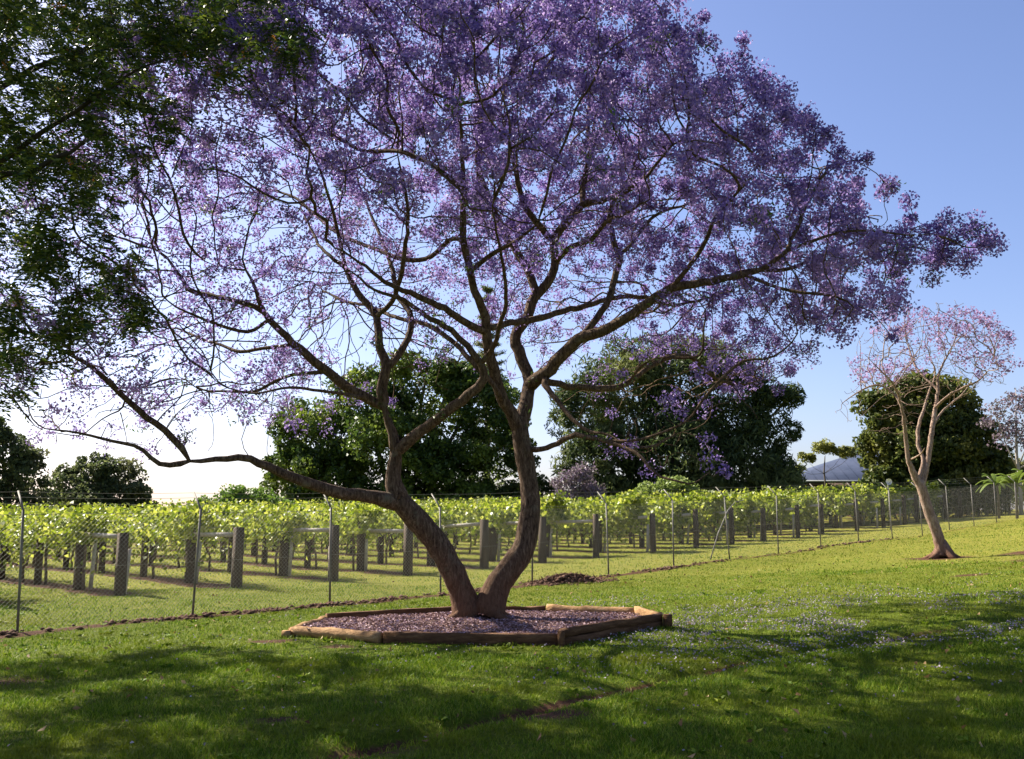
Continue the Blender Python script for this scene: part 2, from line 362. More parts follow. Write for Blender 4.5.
# bare strips under the vine rows
e0 = row_end(0); rq = (GX - e0[0]) * FLN[0] + (GY - e0[1]) * FLN[1]; ra = (GX - e0[0]) * FLD[0] + (GY - e0[1]) * FLD[1]
ph = np.abs(((ra / (1.97 * 1.4142) + .5) % 1) - .5) * 1.97 * 1.4142
soilrow = np.exp(-(ph / 0.55) ** 4) * np.clip((rq + 0.3) * 2, 0, 1) * np.clip((60 - rq) / 5, 0, 1) * np.clip(nz * 2.2 - .15, 0.2, 1)
dirt = np.maximum(dirt, soilrow)
yellow = np.clip((GY - 14) / 14, 0, 1) * 0.55 + np.clip((GX - 6) / 10, 0, 1) * 0.35 + (nb - .5) * .5 + np.clip(q + .2, 0, 1) * .25
def ground_mat():
    m, N, L = newmat('lawn')
    b = N['Principled BSDF']; b.inputs['Roughness'].default_value = 0.95; b.inputs['Specular IOR Level'].default_value = 0.1
    tc = N.new('ShaderNodeTexCoord')
    def at(n):
        a = N.new('ShaderNodeAttribute'); a.attribute_name = n; return a.outputs['Fac']
    fine = noise_tex(N, L, 18, 6, 0.75, tc.outputs['Object'])
    mid = noise_tex(N, L, 2.2, 4, 0.6, tc.outputs['Object'])
    g1 = ramp(N, L, fine, [(0.3, (0.045, 0.070, 0.004)), (0.5, (0.10, 0.135, 0.007)), (0.72, (0.175, 0.205, 0.014))])
    g2 = ramp(N, L, fine, [(0.3, (0.105, 0.105, 0.014)), (0.5, (0.215, 0.205, 0.028)), (0.72, (0.34, 0.31, 0.07))])
    mx = N.new('ShaderNodeMix'); mx.data_type = 'RGBA'
    ad = N.new('ShaderNodeMath'); ad.operation = 'ADD'; L.new(at('yellow'), ad.inputs[0])
    sb = N.new('ShaderNodeMath'); sb.operation = 'MULTIPLY_ADD'; L.new(mid, sb.inputs[0]); sb.inputs[1].default_value = 1.2; sb.inputs[2].default_value = -0.6
    L.new(sb.outputs[0], ad.inputs[1]); ad.use_clamp = True
    L.new(ad.outputs[0], mx.inputs[0]); L.new(g1, mx.inputs[6]); L.new(g2, mx.inputs[7])
    d = ramp(N, L, noise_tex(N, L, 25, 6, 0.75, tc.outputs['Object']), [(0.3, (0.035, 0.016, 0.009)), (0.55, (0.11, 0.052, 0.028)), (0.75, (0.24, 0.14, 0.08))])
    dm = N.new('ShaderNodeMath'); dm.operation = 'MULTIPLY_ADD'; L.new(fine, dm.inputs[0]); dm.inputs[1].default_value = 1.3; dm.inputs[2].default_value = -0.65
    da = N.new('ShaderNodeMath'); da.operation = 'ADD'; L.new(at('dirt'), da.inputs[0]); L.new(dm.outputs[0], da.inputs[1])
    mr = N.new('ShaderNodeMapRange'); mr.inputs[1].default_value = 0.35; mr.inputs[2].default_value = 0.6; L.new(da.outputs[0], mr.inputs[0])
    m2 = N.new('ShaderNodeMix'); m2.data_type = 'RGBA'; L.new(mr.outputs[0], m2.inputs[0]); L.new(mx.outputs[2], m2.inputs[6]); L.new(d, m2.inputs[7])
    L.new(m2.outputs[2], b.inputs['Base Color'])
    bp = N.new('ShaderNodeBump'); bp.inputs['Strength'].default_value = 1.0; bp.inputs['Distance'].default_value = 0.05
    L.new(noise_tex(N, L, 30, 6, 0.8, tc.outputs['Object']), bp.inputs['Height']); L.new(bp.outputs[0], b.inputs['Normal'])
    return m
M['ground'] = ground_mat()
ny, nx = GX.shape
I, J = np.meshgrid(np.arange(ny - 1), np.arange(nx - 1), indexing='ij')
Qd = np.stack([I * nx + J, I * nx + J + 1, (I + 1) * nx + J + 1, (I + 1) * nx + J], -1).reshape(-1, 4)
mb = MB(); mb.add(np.stack([GX, GY, GZ], -1).reshape(-1, 3), Qd)
tag(mb.build('ground', M['ground'], smooth=True, attrs={'dirt': dirt.ravel(), 'yellow': yellow.ravel()}), kind='structure')
def dirt_at(x, y):
    i = np.clip(np.searchsorted(gx, x), 0, nx - 1); j = np.clip(np.searchsorted(gy, y), 0, ny - 1)
    return dirt[j, i]

# ---------------------------------------------------------------- tree growing
def catmull(P, step):
    P = np.asarray(P, float); out = [P[0]]
    for i in range(len(P) - 1):
        p0 = P[max(i - 1, 0)]; p1 = P[i]; p2 = P[i + 1]; p3 = P[min(i + 2, len(P) - 1)]
        n = max(1, int(round(np.linalg.norm(p2[:3] - p1[:3]) / step)))
        for k in range(1, n + 1):
            t = k / n
            out.append(0.5 * ((2 * p1) + (-p0 + p2) * t + (2 * p0 - 5 * p1 + 4 * p2 - p3) * t * t + (-p0 + 3 * p1 - 3 * p2 + p3) * t ** 3))
    return np.array(out)

class Wood:
    def __init__(s):
        s.p = []; s.par = []; s.minr = []; s.k = 0.86
    def limb(s, pts, step=0.15, jit=0.0):
        pts = [list(p) for p in pts]
        C = catmull(pts, step); tt = np.linspace(0, 1, len(C)); C[:, 3] *= s.k * (1 - .55 * tt ** 4)
        if s.p:   # start from the nearest node already there
            A = np.array(s.p); d = np.linalg.norm(A - C[0, :3], axis=1); par = int(d.argmin())
            if d[par] < 0.05: C = C[1:]
        else: par = -1
        for c in C:
            s.p.append(c[:3] + rng.normal(0, jit, 3)); s.par.append(par); s.minr.append(c[3]); par = len(s.p) - 1
        return par
    def colonize(s, att, step=0.17, di=2.2, dk=0.33, iters=120, wob=0.25, trop=(0, 0, 0.05), maxn=16000):
        att = np.asarray(att, float); trop = np.array(trop)
        def near(A, B):
            bd = np.full(len(A), 1e9); bi = np.zeros(len(A), int)
            for k in range(0, len(B), 400):
                d = ((A[:, None] - B[None, k:k + 400]) ** 2).sum(-1)
                j = d.argmin(1); dd = d[np.arange(len(A)), j]
                m = dd < bd; bd[m] = dd[m]; bi[m] = j[m] + k
            return bd, bi
        P = np.array(s.p); bd, bi = near(att, P)
        grown = {}
        for it in range(iters):
            ok = bd < di * di
            if not ok.any() or len(s.p) > maxn: break
            idx = bi[ok]; vec = att[ok] - np.array(s.p)[idx]
            vec /= np.linalg.norm(vec, axis=1)[:, None] + 1e-9
            u, inv = np.unique(idx, return_inverse=True)
            D = np.zeros((len(u), 3)); np.add.at(D, inv, vec)
            D /= np.linalg.norm(D, axis=1)[:, None] + 1e-9
            D += rng.normal(0, wob, D.shape) + trop
            D /= np.linalg.norm(D, axis=1)[:, None] + 1e-9
            new = []; base = len(s.p)
            for a, dvec in zip(u, D):
                if grown.get(a, 0) > 2: continue
                grown[a] = grown.get(a, 0) + 1
                s.p.append(s.p[a] + dvec * step); s.par.append(int(a)); s.minr.append(0); new.append(s.p[-1])
            if not new: break
            nd, ni = near(att, np.array(new))
            m = nd < bd; bd[m] = nd[m]; bi[m] = ni[m] + base
            keep = bd > dk * dk
            att = att[keep]; bd = bd[keep]; bi = bi[keep]
            if not len(att): break
    def finish(s, tip=0.0035, e=2.4, rmax=None):
        n = len(s.p); s.P = np.array(s.p); acc = np.zeros(n); kids = [[] for _ in range(n)]
        for i in range(n):
            if s.par[i] >= 0: kids[s.par[i]].append(i)
        r = np.zeros(n)
        for i in range(n - 1, -1, -1):
            v = tip ** e if not kids[i] else acc[i]
            r[i] = max(v ** (1 / e), 0)
            if s.minr[i] > 0: r[i] = s.minr[i]
            if s.par[i] >= 0: acc[s.par[i]] += min(r[i], 0.03) ** e if s.minr[i] == 0 else 0
        s.r = r; s.kids = kids
        return s
    def meshes(s, thr=0.03):
        big = MB(); small = MB(); done = [0]
        stack = [(i, -1) for i in range(len(s.p)) if s.par[i] < 0]
        while stack:
            i, par = stack.pop()
            chain = [i]; rr = [s.r[i]]
            start = [par] if par >= 0 else []
            while s.kids[chain[-1]]:
                ks = sorted(s.kids[chain[-1]], key=lambda k: -s.r[k])
                for k in ks[1:]: stack.append((k, chain[-1]))
                chain.append(ks[0])
            pts = s.P[start + chain]
            if par >= 0: rad = np.r_[min(s.r[par], s.r[chain[0]] * 1.25), s.r[chain]]
            else: rad = s.r[chain]
            if len(pts) < 2: continue
            if len(pts) > 3 and rad.max() < 0.05:
                pts = pts.copy(); pts[1:-1] = 0.5 * pts[1:-1] + 0.25 * (pts[:-2] + pts[2:])
            rm = rad.max()
            (big if rm > thr else small).tube(pts, rad, 12 if rm > 0.12 else 8 if rm > 0.05 else 5 if rm > 0.015 else 3, cap=rm > .015)
        return big, small

def leaves(mb, cen, size, aspect=1.6, fold=0.25, ndir=None, nj=1.0, sj=0.35):
    """one folded quad at every centre, random orientation (ndir: preferred long axis)"""
    n = len(cen)
    a = rng.normal(size=(n, 3)) * nj
    if ndir is not None: a = a + ndir
    a /= np.linalg.norm(a, axis=1)[:, None] + 1e-9
    b = np.cross(a, rng.normal(size=(n, 3))); b /= np.linalg.norm(b, axis=1)[:, None] + 1e-9
    c = np.cross(a, b)
    sz = (np.broadcast_to(size, (n,)) * (1 + rng.uniform(-sj, sj, n)))[:, None]
    w = sz / aspect
    V = np.stack([cen - a * sz / 2, cen + b * w / 2 + c * w * fold, cen + a * sz / 2, cen - b * w / 2 + c * w * fold], 1).reshape(-1, 3)
    mb.add(V, np.arange(n * 4).reshape(-1, 4))

def clusters(cen, n, spread, flat=1.0):
    """n points round every centre"""
    C = np.repeat(np.asarray(cen), n, axis=0)
    d = rng.normal(size=C.shape); d /= np.linalg.norm(d, axis=1)[:, None]
    r = rng.uniform(0, 1, len(C))[:, None] ** 0.55
    d = d * r * np.repeat(np.broadcast_to(spread, (len(cen),)), n)[:, None]
    d[:, 2] *= flat
    return C + d

# centre lines of the limbs: x, y, z, radius in metres
MAIN_LIMBS = {
'T1':[(-0.65,15.30,0.12,0.335),(-0.80,15.30,0.54,0.255),(-1.12,15.20,1.16,0.245),(-1.46,15.10,1.59,0.244),(-1.74,15.00,1.90,0.227),(-1.85,15.00,2.27,0.180),(-1.81,15.00,2.64,0.164),(-1.88,15.00,2.96,0.148),(-2.01,15.00,3.33,0.133)],
'T2':[(-0.37,15.30,0.15,0.351),(-0.19,15.30,0.63,0.247),(0.16,15.40,1.12,0.225),(0.29,15.50,1.75,0.202),(0.24,15.60,2.39,0.195),(0.13,15.60,3.04,0.187)],
'L1':[(-1.74,15.00,1.85,0.172),(-2.10,14.80,1.93,0.123),(-2.73,14.40,2.04,0.105),(-3.25,14.00,2.23,0.087),(-3.73,13.70,2.45,0.078),(-4.16,13.50,2.43,0.070),(-4.45,13.30,2.39,0.062)],
'L1a':[(-4.45,13.30,2.39,0.062),(-4.54,13.20,2.57,0.055),(-4.71,13.00,2.80,0.054),(-4.93,12.90,2.96,0.050),(-5.22,12.70,3.26,0.046),(-5.52,12.40,3.59,0.039),(-5.76,12.00,3.73,0.031),(-5.90,11.80,3.78,0.025)],
'L1b':[(-4.45,13.30,2.39,0.055),(-4.82,13.10,2.33,0.041),(-4.98,13.00,2.56,0.034),(-5.33,12.80,2.64,0.027),(-5.70,12.60,2.73,0.023),(-6.09,12.20,2.75,0.016)],
'L1c':[(-5.22,12.70,3.26,0.026),(-5.45,12.80,3.53,0.020),(-5.64,12.90,3.82,0.017)],
'L2':[(-2.01,15.00,3.33,0.117),(-2.17,15.00,3.43,0.094),(-2.58,14.70,3.64,0.092),(-2.92,14.50,3.91,0.083),(-3.21,14.30,4.15,0.074),(-3.47,14.10,4.39,0.066),(-3.71,14.00,4.66,0.058),(-3.76,13.90,4.79,0.051),(-3.80,13.80,5.08,0.036),(-3.92,13.70,5.22,0.029),(-4.15,13.50,5.20,0.021),(-4.38,13.30,5.23,0.017)],
'L2a':[(-3.71,14.00,4.66,0.051),(-4.01,14.10,4.82,0.048),(-4.28,14.20,4.89,0.044),(-5.02,14.60,5.14,0.046),(-5.24,14.80,5.40,0.039),(-5.57,15.00,5.78,0.031),(-5.91,15.20,6.05,0.024)],
'L2b':[(-3.63,14.00,4.55,0.036),(-3.79,13.90,4.36,0.033),(-3.95,13.70,4.31,0.032),(-4.28,13.40,4.37,0.028),(-4.65,13.00,4.51,0.020),(-4.94,12.80,4.65,0.013)],
'L2c':[(-3.34,14.20,4.19,0.037),(-3.83,14.50,4.20,0.034),(-4.26,14.80,4.19,0.035),(-4.63,15.10,4.36,0.031),(-5.04,15.40,4.51,0.032),(-5.70,16.00,4.82,0.025),(-6.34,16.50,5.02,0.017)],
'L2d':[(-2.87,14.50,3.83,0.038),(-3.38,14.60,3.81,0.034),(-3.77,14.80,3.69,0.031),(-4.05,15.00,3.60,0.031),(-4.61,15.30,3.64,0.024),(-5.07,15.60,3.70,0.024),(-5.59,16.00,3.96,0.017)],
'L2e':[(-2.33,14.80,3.47,0.039),(-2.68,14.00,3.46,0.029),(-3.03,13.00,3.38,0.024),(-3.41,12.40,3.22,0.019),(-3.75,12.00,3.31,0.014)],
'U1':[(-2.01,15.00,3.33,0.125),(-2.05,15.00,3.62,0.102),(-1.99,15.00,4.00,0.094),(-2.11,15.10,4.28,0.079),(-2.20,15.30,4.86,0.072),(-2.46,15.50,5.20,0.065),(-2.72,15.70,5.58,0.057),(-2.83,15.80,5.81,0.053),(-3.14,16.00,6.09,0.042),(-3.40,16.30,6.39,0.038),(-3.60,16.60,6.76,0.035),(-3.90,17.00,7.32,0.027)],
'U1a':[(-2.83,15.80,5.81,0.041),(-2.87,15.60,6.15,0.041),(-2.92,15.40,6.44,0.036),(-2.99,15.00,6.82,0.031),(-3.08,14.60,7.17,0.027),(-3.29,14.20,7.51,0.018)],
'U1b':[(-2.20,15.30,4.86,0.048),(-1.92,15.00,5.04,0.047),(-1.76,14.70,5.32,0.046),(-1.69,14.50,5.56,0.045),(-1.61,14.20,5.93,0.041),(-1.56,13.90,6.28,0.036),(-1.61,13.50,6.60,0.028),(-1.66,13.00,6.93,0.020)],
'U1c':[(-1.99,15.00,4.00,0.070),(-1.83,15.20,4.20,0.071),(-1.70,15.40,4.53,0.064),(-1.67,15.60,4.91,0.061),(-1.83,15.80,5.21,0.058),(-1.95,15.90,5.35,0.050),(-2.09,16.30,5.91,0.047),(-2.42,17.00,6.75,0.044),(-2.80,17.60,7.62,0.037),(-3.17,18.20,8.55,0.028)],
'R1':[(-1.81,15.00,2.61,0.117),(-1.59,14.90,2.82,0.109),(-1.31,14.80,3.03,0.093),(-0.96,14.60,3.26,0.091),(-0.67,14.50,3.48,0.083),(-0.42,14.40,3.71,0.083),(-0.48,14.30,3.95,0.067),(-0.68,14.20,4.18,0.059),(-0.90,14.10,4.39,0.055),(-1.21,13.90,4.55,0.051),(-1.57,13.60,4.75,0.042),(-1.92,13.20,4.80,0.034),(-2.22,12.80,4.98,0.027)],
'R1b':[(-0.48,14.30,3.95,0.052),(-0.30,14.10,4.10,0.044),(-0.17,13.60,4.38,0.039),(-0.08,13.00,4.75,0.034),(-0.16,12.40,5.15,0.029),(-0.26,11.80,5.57,0.025)],
'S1':[(0.13,15.60,3.04,0.146),(-0.03,15.50,3.33,0.121),(-0.15,15.40,3.51,0.112),(-0.30,15.20,4.00,0.103),(-0.40,15.00,4.45,0.094),(-0.43,14.90,4.77,0.085),(-0.53,14.70,5.03,0.077),(-0.62,14.60,5.28,0.072),(-0.73,14.40,5.74,0.067),(-0.75,14.20,6.14,0.063),(-0.73,14.00,6.55,0.058),(-0.75,13.70,6.91,0.050),(-0.76,13.40,7.33,0.042),(-0.86,13.00,7.68,0.034)],
'S1a':[(-0.43,14.95,4.54,0.070),(-0.70,14.60,4.61,0.068),(-0.94,14.30,4.72,0.063),(-1.18,14.00,4.79,0.058),(-1.48,13.60,4.85,0.050),(-1.79,13.20,4.91,0.041),(-2.07,12.70,5.07,0.033),(-2.34,12.30,5.15,0.026)],
'S1b':[(-0.73,14.00,6.52,0.044),(-0.99,14.20,6.84,0.044),(-1.38,14.60,7.24,0.046),(-1.87,15.00,7.58,0.043),(-2.35,15.40,7.71,0.040),(-2.78,15.70,7.95,0.041),(-3.37,16.20,8.47,0.038),(-4.00,16.80,9.07,0.031)],
'S1c':[(-0.62,14.50,5.43,0.045),(-0.33,14.00,5.53,0.044),(0.09,13.40,5.59,0.035),(0.39,12.80,5.66,0.027)],
'S1d':[(-0.71,14.40,5.80,0.045),(-0.96,14.80,6.04,0.046),(-1.35,15.30,5.85,0.048),(-1.90,15.80,5.97,0.049),(-2.50,16.40,6.35,0.047),(-3.15,17.00,6.75,0.044),(-3.76,17.70,7.36,0.041),(-4.40,18.30,7.96,0.038),(-5.29,19.00,8.36,0.035),(-6.10,19.60,8.64,0.031)],
'S2':[(0.13,15.60,3.04,0.163),(0.23,15.80,3.49,0.140),(0.30,16.00,3.92,0.125),(0.15,16.10,4.32,0.117),(0.05,16.20,4.68,0.110),(0.26,16.30,5.05,0.110),(0.38,16.40,5.43,0.107),(0.63,16.40,5.70,0.102),(0.77,16.40,6.08,0.094),(0.74,16.40,6.46,0.094),(0.97,16.30,6.78,0.093),(1.23,16.20,7.05,0.089),(1.52,16.00,7.07,0.075),(1.81,15.80,7.11,0.066),(2.06,15.60,7.18,0.057),(2.28,15.40,7.29,0.048),(2.55,15.00,7.58,0.039),(2.84,14.60,7.76,0.030)],
'S2a':[(0.42,16.40,5.52,0.085),(0.30,16.50,5.92,0.086),(0.04,16.70,6.42,0.087),(-0.26,16.90,7.00,0.084),(-0.48,17.10,7.60,0.071),(-0.64,17.30,8.30,0.063),(-0.62,17.60,9.22,0.055),(-0.43,17.90,10.19,0.047)],
'S2b':[(0.69,16.40,6.48,0.068),(0.42,16.20,6.74,0.067),(0.17,16.00,7.07,0.058),(0.05,15.70,7.59,0.049),(-0.10,15.40,8.01,0.040),(-0.20,15.00,8.36,0.031)],
'S2c':[(1.23,16.20,7.05,0.059),(1.30,16.60,7.65,0.056),(1.45,17.00,8.38,0.053),(1.45,17.40,9.24,0.050),(1.63,17.80,10.14,0.042),(1.88,18.20,11.18,0.033)],
'S2d':[(0.77,16.40,6.08,0.060),(1.05,16.00,6.27,0.054),(1.31,15.60,6.24,0.049),(1.53,15.10,6.39,0.043),(1.73,14.60,6.35,0.038),(2.09,14.00,6.39,0.029)],
'S3':[(0.30,15.90,3.83,0.149),(0.55,15.70,4.00,0.131),(0.79,15.50,4.23,0.121),(1.07,15.30,4.48,0.112),(1.41,15.10,4.57,0.102),(1.71,14.90,4.69,0.093),(2.00,14.70,4.87,0.088),(2.23,14.60,5.03,0.084),(2.48,14.50,5.15,0.079),(2.81,14.40,5.18,0.075),(3.18,14.30,5.24,0.067),(3.54,14.20,5.29,0.055),(3.87,14.10,5.39,0.051),(4.13,14.00,5.59,0.044),(4.53,13.90,5.73,0.036),(4.87,13.80,5.83,0.032),(5.28,13.70,5.83,0.029),(5.75,13.60,5.71,0.025),(6.19,13.50,5.71,0.018)],
'S3a':[(3.21,14.30,5.24,0.045),(3.75,14.60,5.46,0.046),(4.27,14.90,5.52,0.039),(4.77,15.20,5.75,0.036),(5.26,15.50,6.00,0.032),(5.92,15.90,6.33,0.029),(6.56,16.30,6.90,0.025)],
'S3b':[(4.13,14.00,5.59,0.036),(4.33,14.10,5.98,0.037),(4.51,14.20,6.36,0.033),(4.73,14.40,6.72,0.030),(5.02,14.60,7.11,0.030),(5.39,14.80,7.47,0.023)],
'S3c':[(2.48,14.50,5.15,0.045),(2.72,14.10,5.45,0.044),(2.88,13.80,5.70,0.040),(2.97,13.50,5.99,0.035),(3.26,13.20,6.26,0.031),(3.48,12.90,6.52,0.024)],
'S3d':[(3.54,14.20,5.29,0.037),(3.80,13.80,5.02,0.032),(4.15,13.50,4.84,0.028),(4.55,13.20,4.71,0.024),(4.79,13.00,4.52,0.020),(5.08,12.80,4.45,0.013)],
'S4':[(0.95,15.50,4.42,0.073),(1.16,15.60,4.60,0.073),(1.42,15.70,4.93,0.070),(1.63,15.80,5.27,0.066),(1.73,15.90,5.63,0.066),(1.85,16.00,6.04,0.062),(1.77,16.10,6.35,0.059),(1.71,16.20,6.69,0.055),(1.77,16.40,7.12,0.051),(2.10,16.70,7.69,0.043),(2.37,17.00,8.38,0.035)],
'S4a':[(1.85,16.00,6.11,0.042),(2.10,16.30,6.39,0.042),(2.41,16.80,6.88,0.039),(2.80,17.30,7.29,0.036),(3.35,17.90,7.62,0.033),(3.97,18.50,8.14,0.029)],
'S5':[(-0.32,15.00,4.62,0.062),(-0.03,15.50,4.80,0.065),(0.36,16.00,4.96,0.067),(0.66,16.30,5.11,0.064),(0.94,16.60,5.24,0.061),(1.38,17.00,5.44,0.058),(1.85,17.40,5.65,0.054),(2.43,17.80,5.78,0.051),(3.12,18.30,5.74,0.048),(3.77,18.80,5.95,0.039),(4.59,19.30,6.28,0.030)],
'S6':[(-0.15,15.40,3.45,0.048),(-0.29,15.10,3.71,0.047),(-0.67,15.20,4.13,0.051),(-0.94,15.60,4.47,0.049),(-1.26,16.00,4.78,0.050),(-1.61,16.50,5.02,0.047),(-2.06,17.00,5.20,0.044),(-2.79,17.80,5.62,0.042),(-3.37,18.40,5.86,0.038),(-4.15,19.20,6.46,0.035)],
'S7':[(0.32,15.60,2.72,0.057),(0.48,15.30,2.71,0.052),(0.72,15.00,2.78,0.051),(0.97,14.70,2.88,0.046),(1.37,14.30,2.76,0.041),(1.59,14.10,2.68,0.037),(1.77,13.90,2.57,0.036),(1.94,13.70,2.35,0.032),(2.07,13.50,2.19,0.028),(2.32,13.30,2.11,0.024),(2.54,13.20,2.11,0.021),(2.69,13.10,2.23,0.014)],
'S7a':[(1.37,14.30,2.76,0.030),(1.72,14.60,2.75,0.027),(2.08,15.00,2.71,0.027),(2.42,15.40,2.83,0.024),(2.86,15.80,3.06,0.016)],
'S7b':[(0.54,15.60,3.78,0.065),(0.77,15.20,3.41,0.047),(0.94,14.90,3.17,0.039),(1.19,14.60,2.92,0.034),(1.43,14.30,2.86,0.026),(1.72,14.00,2.65,0.022)],
'S8':[(0.46,15.70,3.91,0.074),(0.81,16.00,3.84,0.067),(1.34,16.40,3.84,0.068),(1.77,16.80,3.90,0.066),(2.07,17.00,4.02,0.062),(2.48,17.30,4.33,0.059),(2.97,17.60,4.59,0.055),(3.42,18.00,4.64,0.052),(3.85,18.30,4.34,0.048),(4.39,18.70,4.22,0.039),(5.11,19.20,4.39,0.030)],
'S9':[(1.40,14.30,2.77,0.022),(1.84,13.80,2.73,0.025),(2.44,13.40,2.95,0.021),(2.63,13.20,3.24,0.024),(2.81,13.10,3.43,0.027),(3.02,13.00,3.66,0.030),(3.17,12.90,3.79,0.027),(3.42,12.80,3.71,0.023),(3.64,12.70,3.85,0.023),(3.85,12.60,4.04,0.020),(4.15,12.50,4.15,0.013)],
'S9b':[(2.07,17.00,4.02,0.035),(2.40,16.50,4.35,0.034),(3.18,16.00,4.33,0.029),(3.22,15.90,4.76,0.025),(3.33,15.80,5.26,0.021)],
}
SECOND_LIMBS = {
'T':[(11.87,27.00,0.57,0.338),(11.87,27.00,0.90,0.239),(11.73,27.00,1.45,0.239),(11.57,27.00,2.00,0.225),(11.44,27.00,2.47,0.211),(11.31,27.00,2.75,0.169),(11.10,26.90,3.19,0.112),(11.01,26.80,3.80,0.091),(10.91,26.60,4.34,0.083),(10.75,26.40,4.88,0.069),(10.46,26.10,5.28,0.054),(10.01,25.80,5.62,0.040),(9.51,25.50,5.99,0.027)],
'A':[(11.44,27.00,2.53,0.169),(11.65,27.10,2.98,0.127),(11.81,27.20,3.49,0.120),(11.98,27.30,4.13,0.114),(12.19,27.50,4.72,0.100),(12.35,27.60,5.26,0.086),(12.42,27.70,5.68,0.072),(12.75,27.90,6.25,0.058),(13.17,28.10,6.73,0.037)],
'A2':[(12.19,27.50,4.78,0.072),(12.45,27.20,5.09,0.064),(12.77,27.00,5.29,0.056),(13.04,26.70,5.42,0.042),(13.30,26.50,5.73,0.030),(13.45,26.40,6.14,0.022)],
'A3':[(12.36,27.60,5.32,0.058),(12.18,28.00,5.73,0.058),(12.07,28.40,6.18,0.052),(12.07,28.80,6.86,0.037),(12.00,29.00,7.37,0.030)],
'B':[(11.37,27.00,2.69,0.113),(11.63,27.20,3.27,0.085),(11.60,27.40,3.71,0.093),(11.74,27.60,4.30,0.086),(12.04,27.90,4.77,0.073),(12.32,28.20,5.25,0.059),(12.74,28.60,5.91,0.045),(12.81,29.00,6.59,0.030)],
'C':[(10.94,26.60,4.40,0.055),(10.78,26.80,5.07,0.049),(10.39,27.00,5.38,0.049),(9.89,27.20,5.21,0.042),(9.42,27.40,4.86,0.029)],
'D':[(11.11,26.90,3.25,0.049),(11.18,26.40,3.35,0.041),(11.19,26.00,3.52,0.034)],
'E':[(11.98,27.30,4.18,0.057),(12.61,28.00,4.72,0.051),(13.23,28.60,5.09,0.045),(13.93,29.20,5.53,0.033),(14.41,29.60,6.09,0.025)],
}

# ---------------------------------------------------------------- main jacaranda
def crown_main(n):
    """points where the blossom hangs: a wide, leaning dome open below"""
    out = []
    while len(out) < n:
        k = 6000
        x = rng.uniform(-8.2, 8.3, k); y = rng.uniform(8.6, 21.5, k); z = rng.uniform(2.4, 12.3, k)
        u = np.where(x < 0, x / 7.9, x / 8.1); dy = y - 15.3
        bf = np.where(dy < 0, np.where(x > 1, 6.2 - 0.33 * (x - 1), 6.4), 6.2)
        rr = u * u + (dy / bf) ** 2
        ok = rr < 1
        top = 5.0 + np.where(x < 0, 6.6, 6.0) * np.sqrt(np.clip(1 - rr, 0, 1)) + 0.30 * np.minimum(dy, 0) + (-1) * np.clip(x - 1, 0, 9) * 0.36
        top += (noise2(x * .7, y * .7, 31) - .5) * 1.8
        low = np.where(dy < 0, 5.4 + 0.05 * dy, 5.0 - 0.10 * dy)
        low = low - np.clip(-x - 2.0, 0, 4) * 0.62 - np.clip(x - 2.0, 0, 5) * 0.10 + (noise2(x * .9, y * .9, 33) - .5) * 1.4
        low = np.where((x > 1.6) & (x < 5.3) & (dy > -3), np.minimum(low, 3.9), low)
        low = np.where((x > 5.8), np.maximum(low, 5.0 + (x - 5.8) * .35), low)
        ok &= (z < top) & (z > low)
        dep = top - z                                       # below the outer shell
        w = np.exp(-np.clip(dep - 1.2, 0, 9) / 1.5)
        w = np.maximum(w, np.where(x < 0, .30, .15))
        w *= np.where((x < -1.0) & (z < 7.6), .55, 1.0)
        w *= 0.10 + 1.0 * (noise2(x * .85 + z * .5, y * .85 + z * .7, 35, 2) > 0.50)
        ok &= rng.random(k) < w
        out += list(np.c_[x, y, z][ok])
    return np.array(out[:n])

def pts_ell(n, c, rad, zmin=-1):
    out = []
    while len(out) < n:
        p = rng.uniform(-1, 1, (n * 2, 3)); rr = (p ** 2).sum(1)
        p = p[(rr < 1) & (p[:, 2] > zmin) & (rng.random(len(p)) < 0.25 + rr)]
        out += list(p)
    return np.array(out[:n]) * rad + c

W = Wood()
for k in ['T1', 'T2', 'L1', 'L1a', 'L1b', 'L1c', 'L2', 'L2a', 'L2b', 'L2c', 'L2d', 'L2e', 'U1', 'U1a', 'U1b', 'U1c', 'R1', 'R1b', 'S1', 'S1a', 'S1b', 'S1c', 'S1d',
          'S2', 'S2a', 'S2b', 'S2c', 'S2d', 'S3', 'S3a', 'S3b', 'S3c', 'S3d', 'S4', 'S4a', 'S5', 'S6', 'S7', 'S7a', 'S7b', 'S8', 'S9', 'S9b']:
    L_ = [list(p) for p in MAIN_LIMBS[k]]
    if k in ('T1', 'T2'): L_ = [p[:3] + [p[3] * (.88 if k == 'T1' else .80)] for p in L_]
    if k == 'T2':   # own root beside T1
        C = catmull(L_, 0.15); par = -1
        for c in C:
            W.p.append(c[:3]); W.par.append(par); W.minr.append(c[3]); par = len(W.p) - 1
        continue
    W.limb(L_, 0.15, 0.008)
att = crown_main(7200)
side = np.c_[rng.uniform(-7.3, -3.5, 420), rng.uniform(11.5, 17, 420), rng.uniform(2.9, 5.2, 420)]
low_r = np.c_[rng.uniform(1.2, 3.6, 70), rng.uniform(12.6, 16.4, 70), rng.uniform(2.2, 4.2, 70)]
tipr = np.vstack([pts_ell(150, (6.7, 14.6, 5.85), (1.0, .9, .42)), pts_ell(45, (5.3, 14.4, 4.8), (.8, .8, .35))])
web = np.c_[rng.uniform(-6.2, -1.0, 420), rng.uniform(12.5, 19, 420), rng.uniform(3.6, 6.8, 420)]
W.colonize(np.vstack([att, side, low_r, tipr, web]), step=0.17, di=2.6, dk=0.25, iters=130, wob=0.36, trop=(0, 0, 0.03), maxn=26000)
W.finish(0.0066, 2.45)
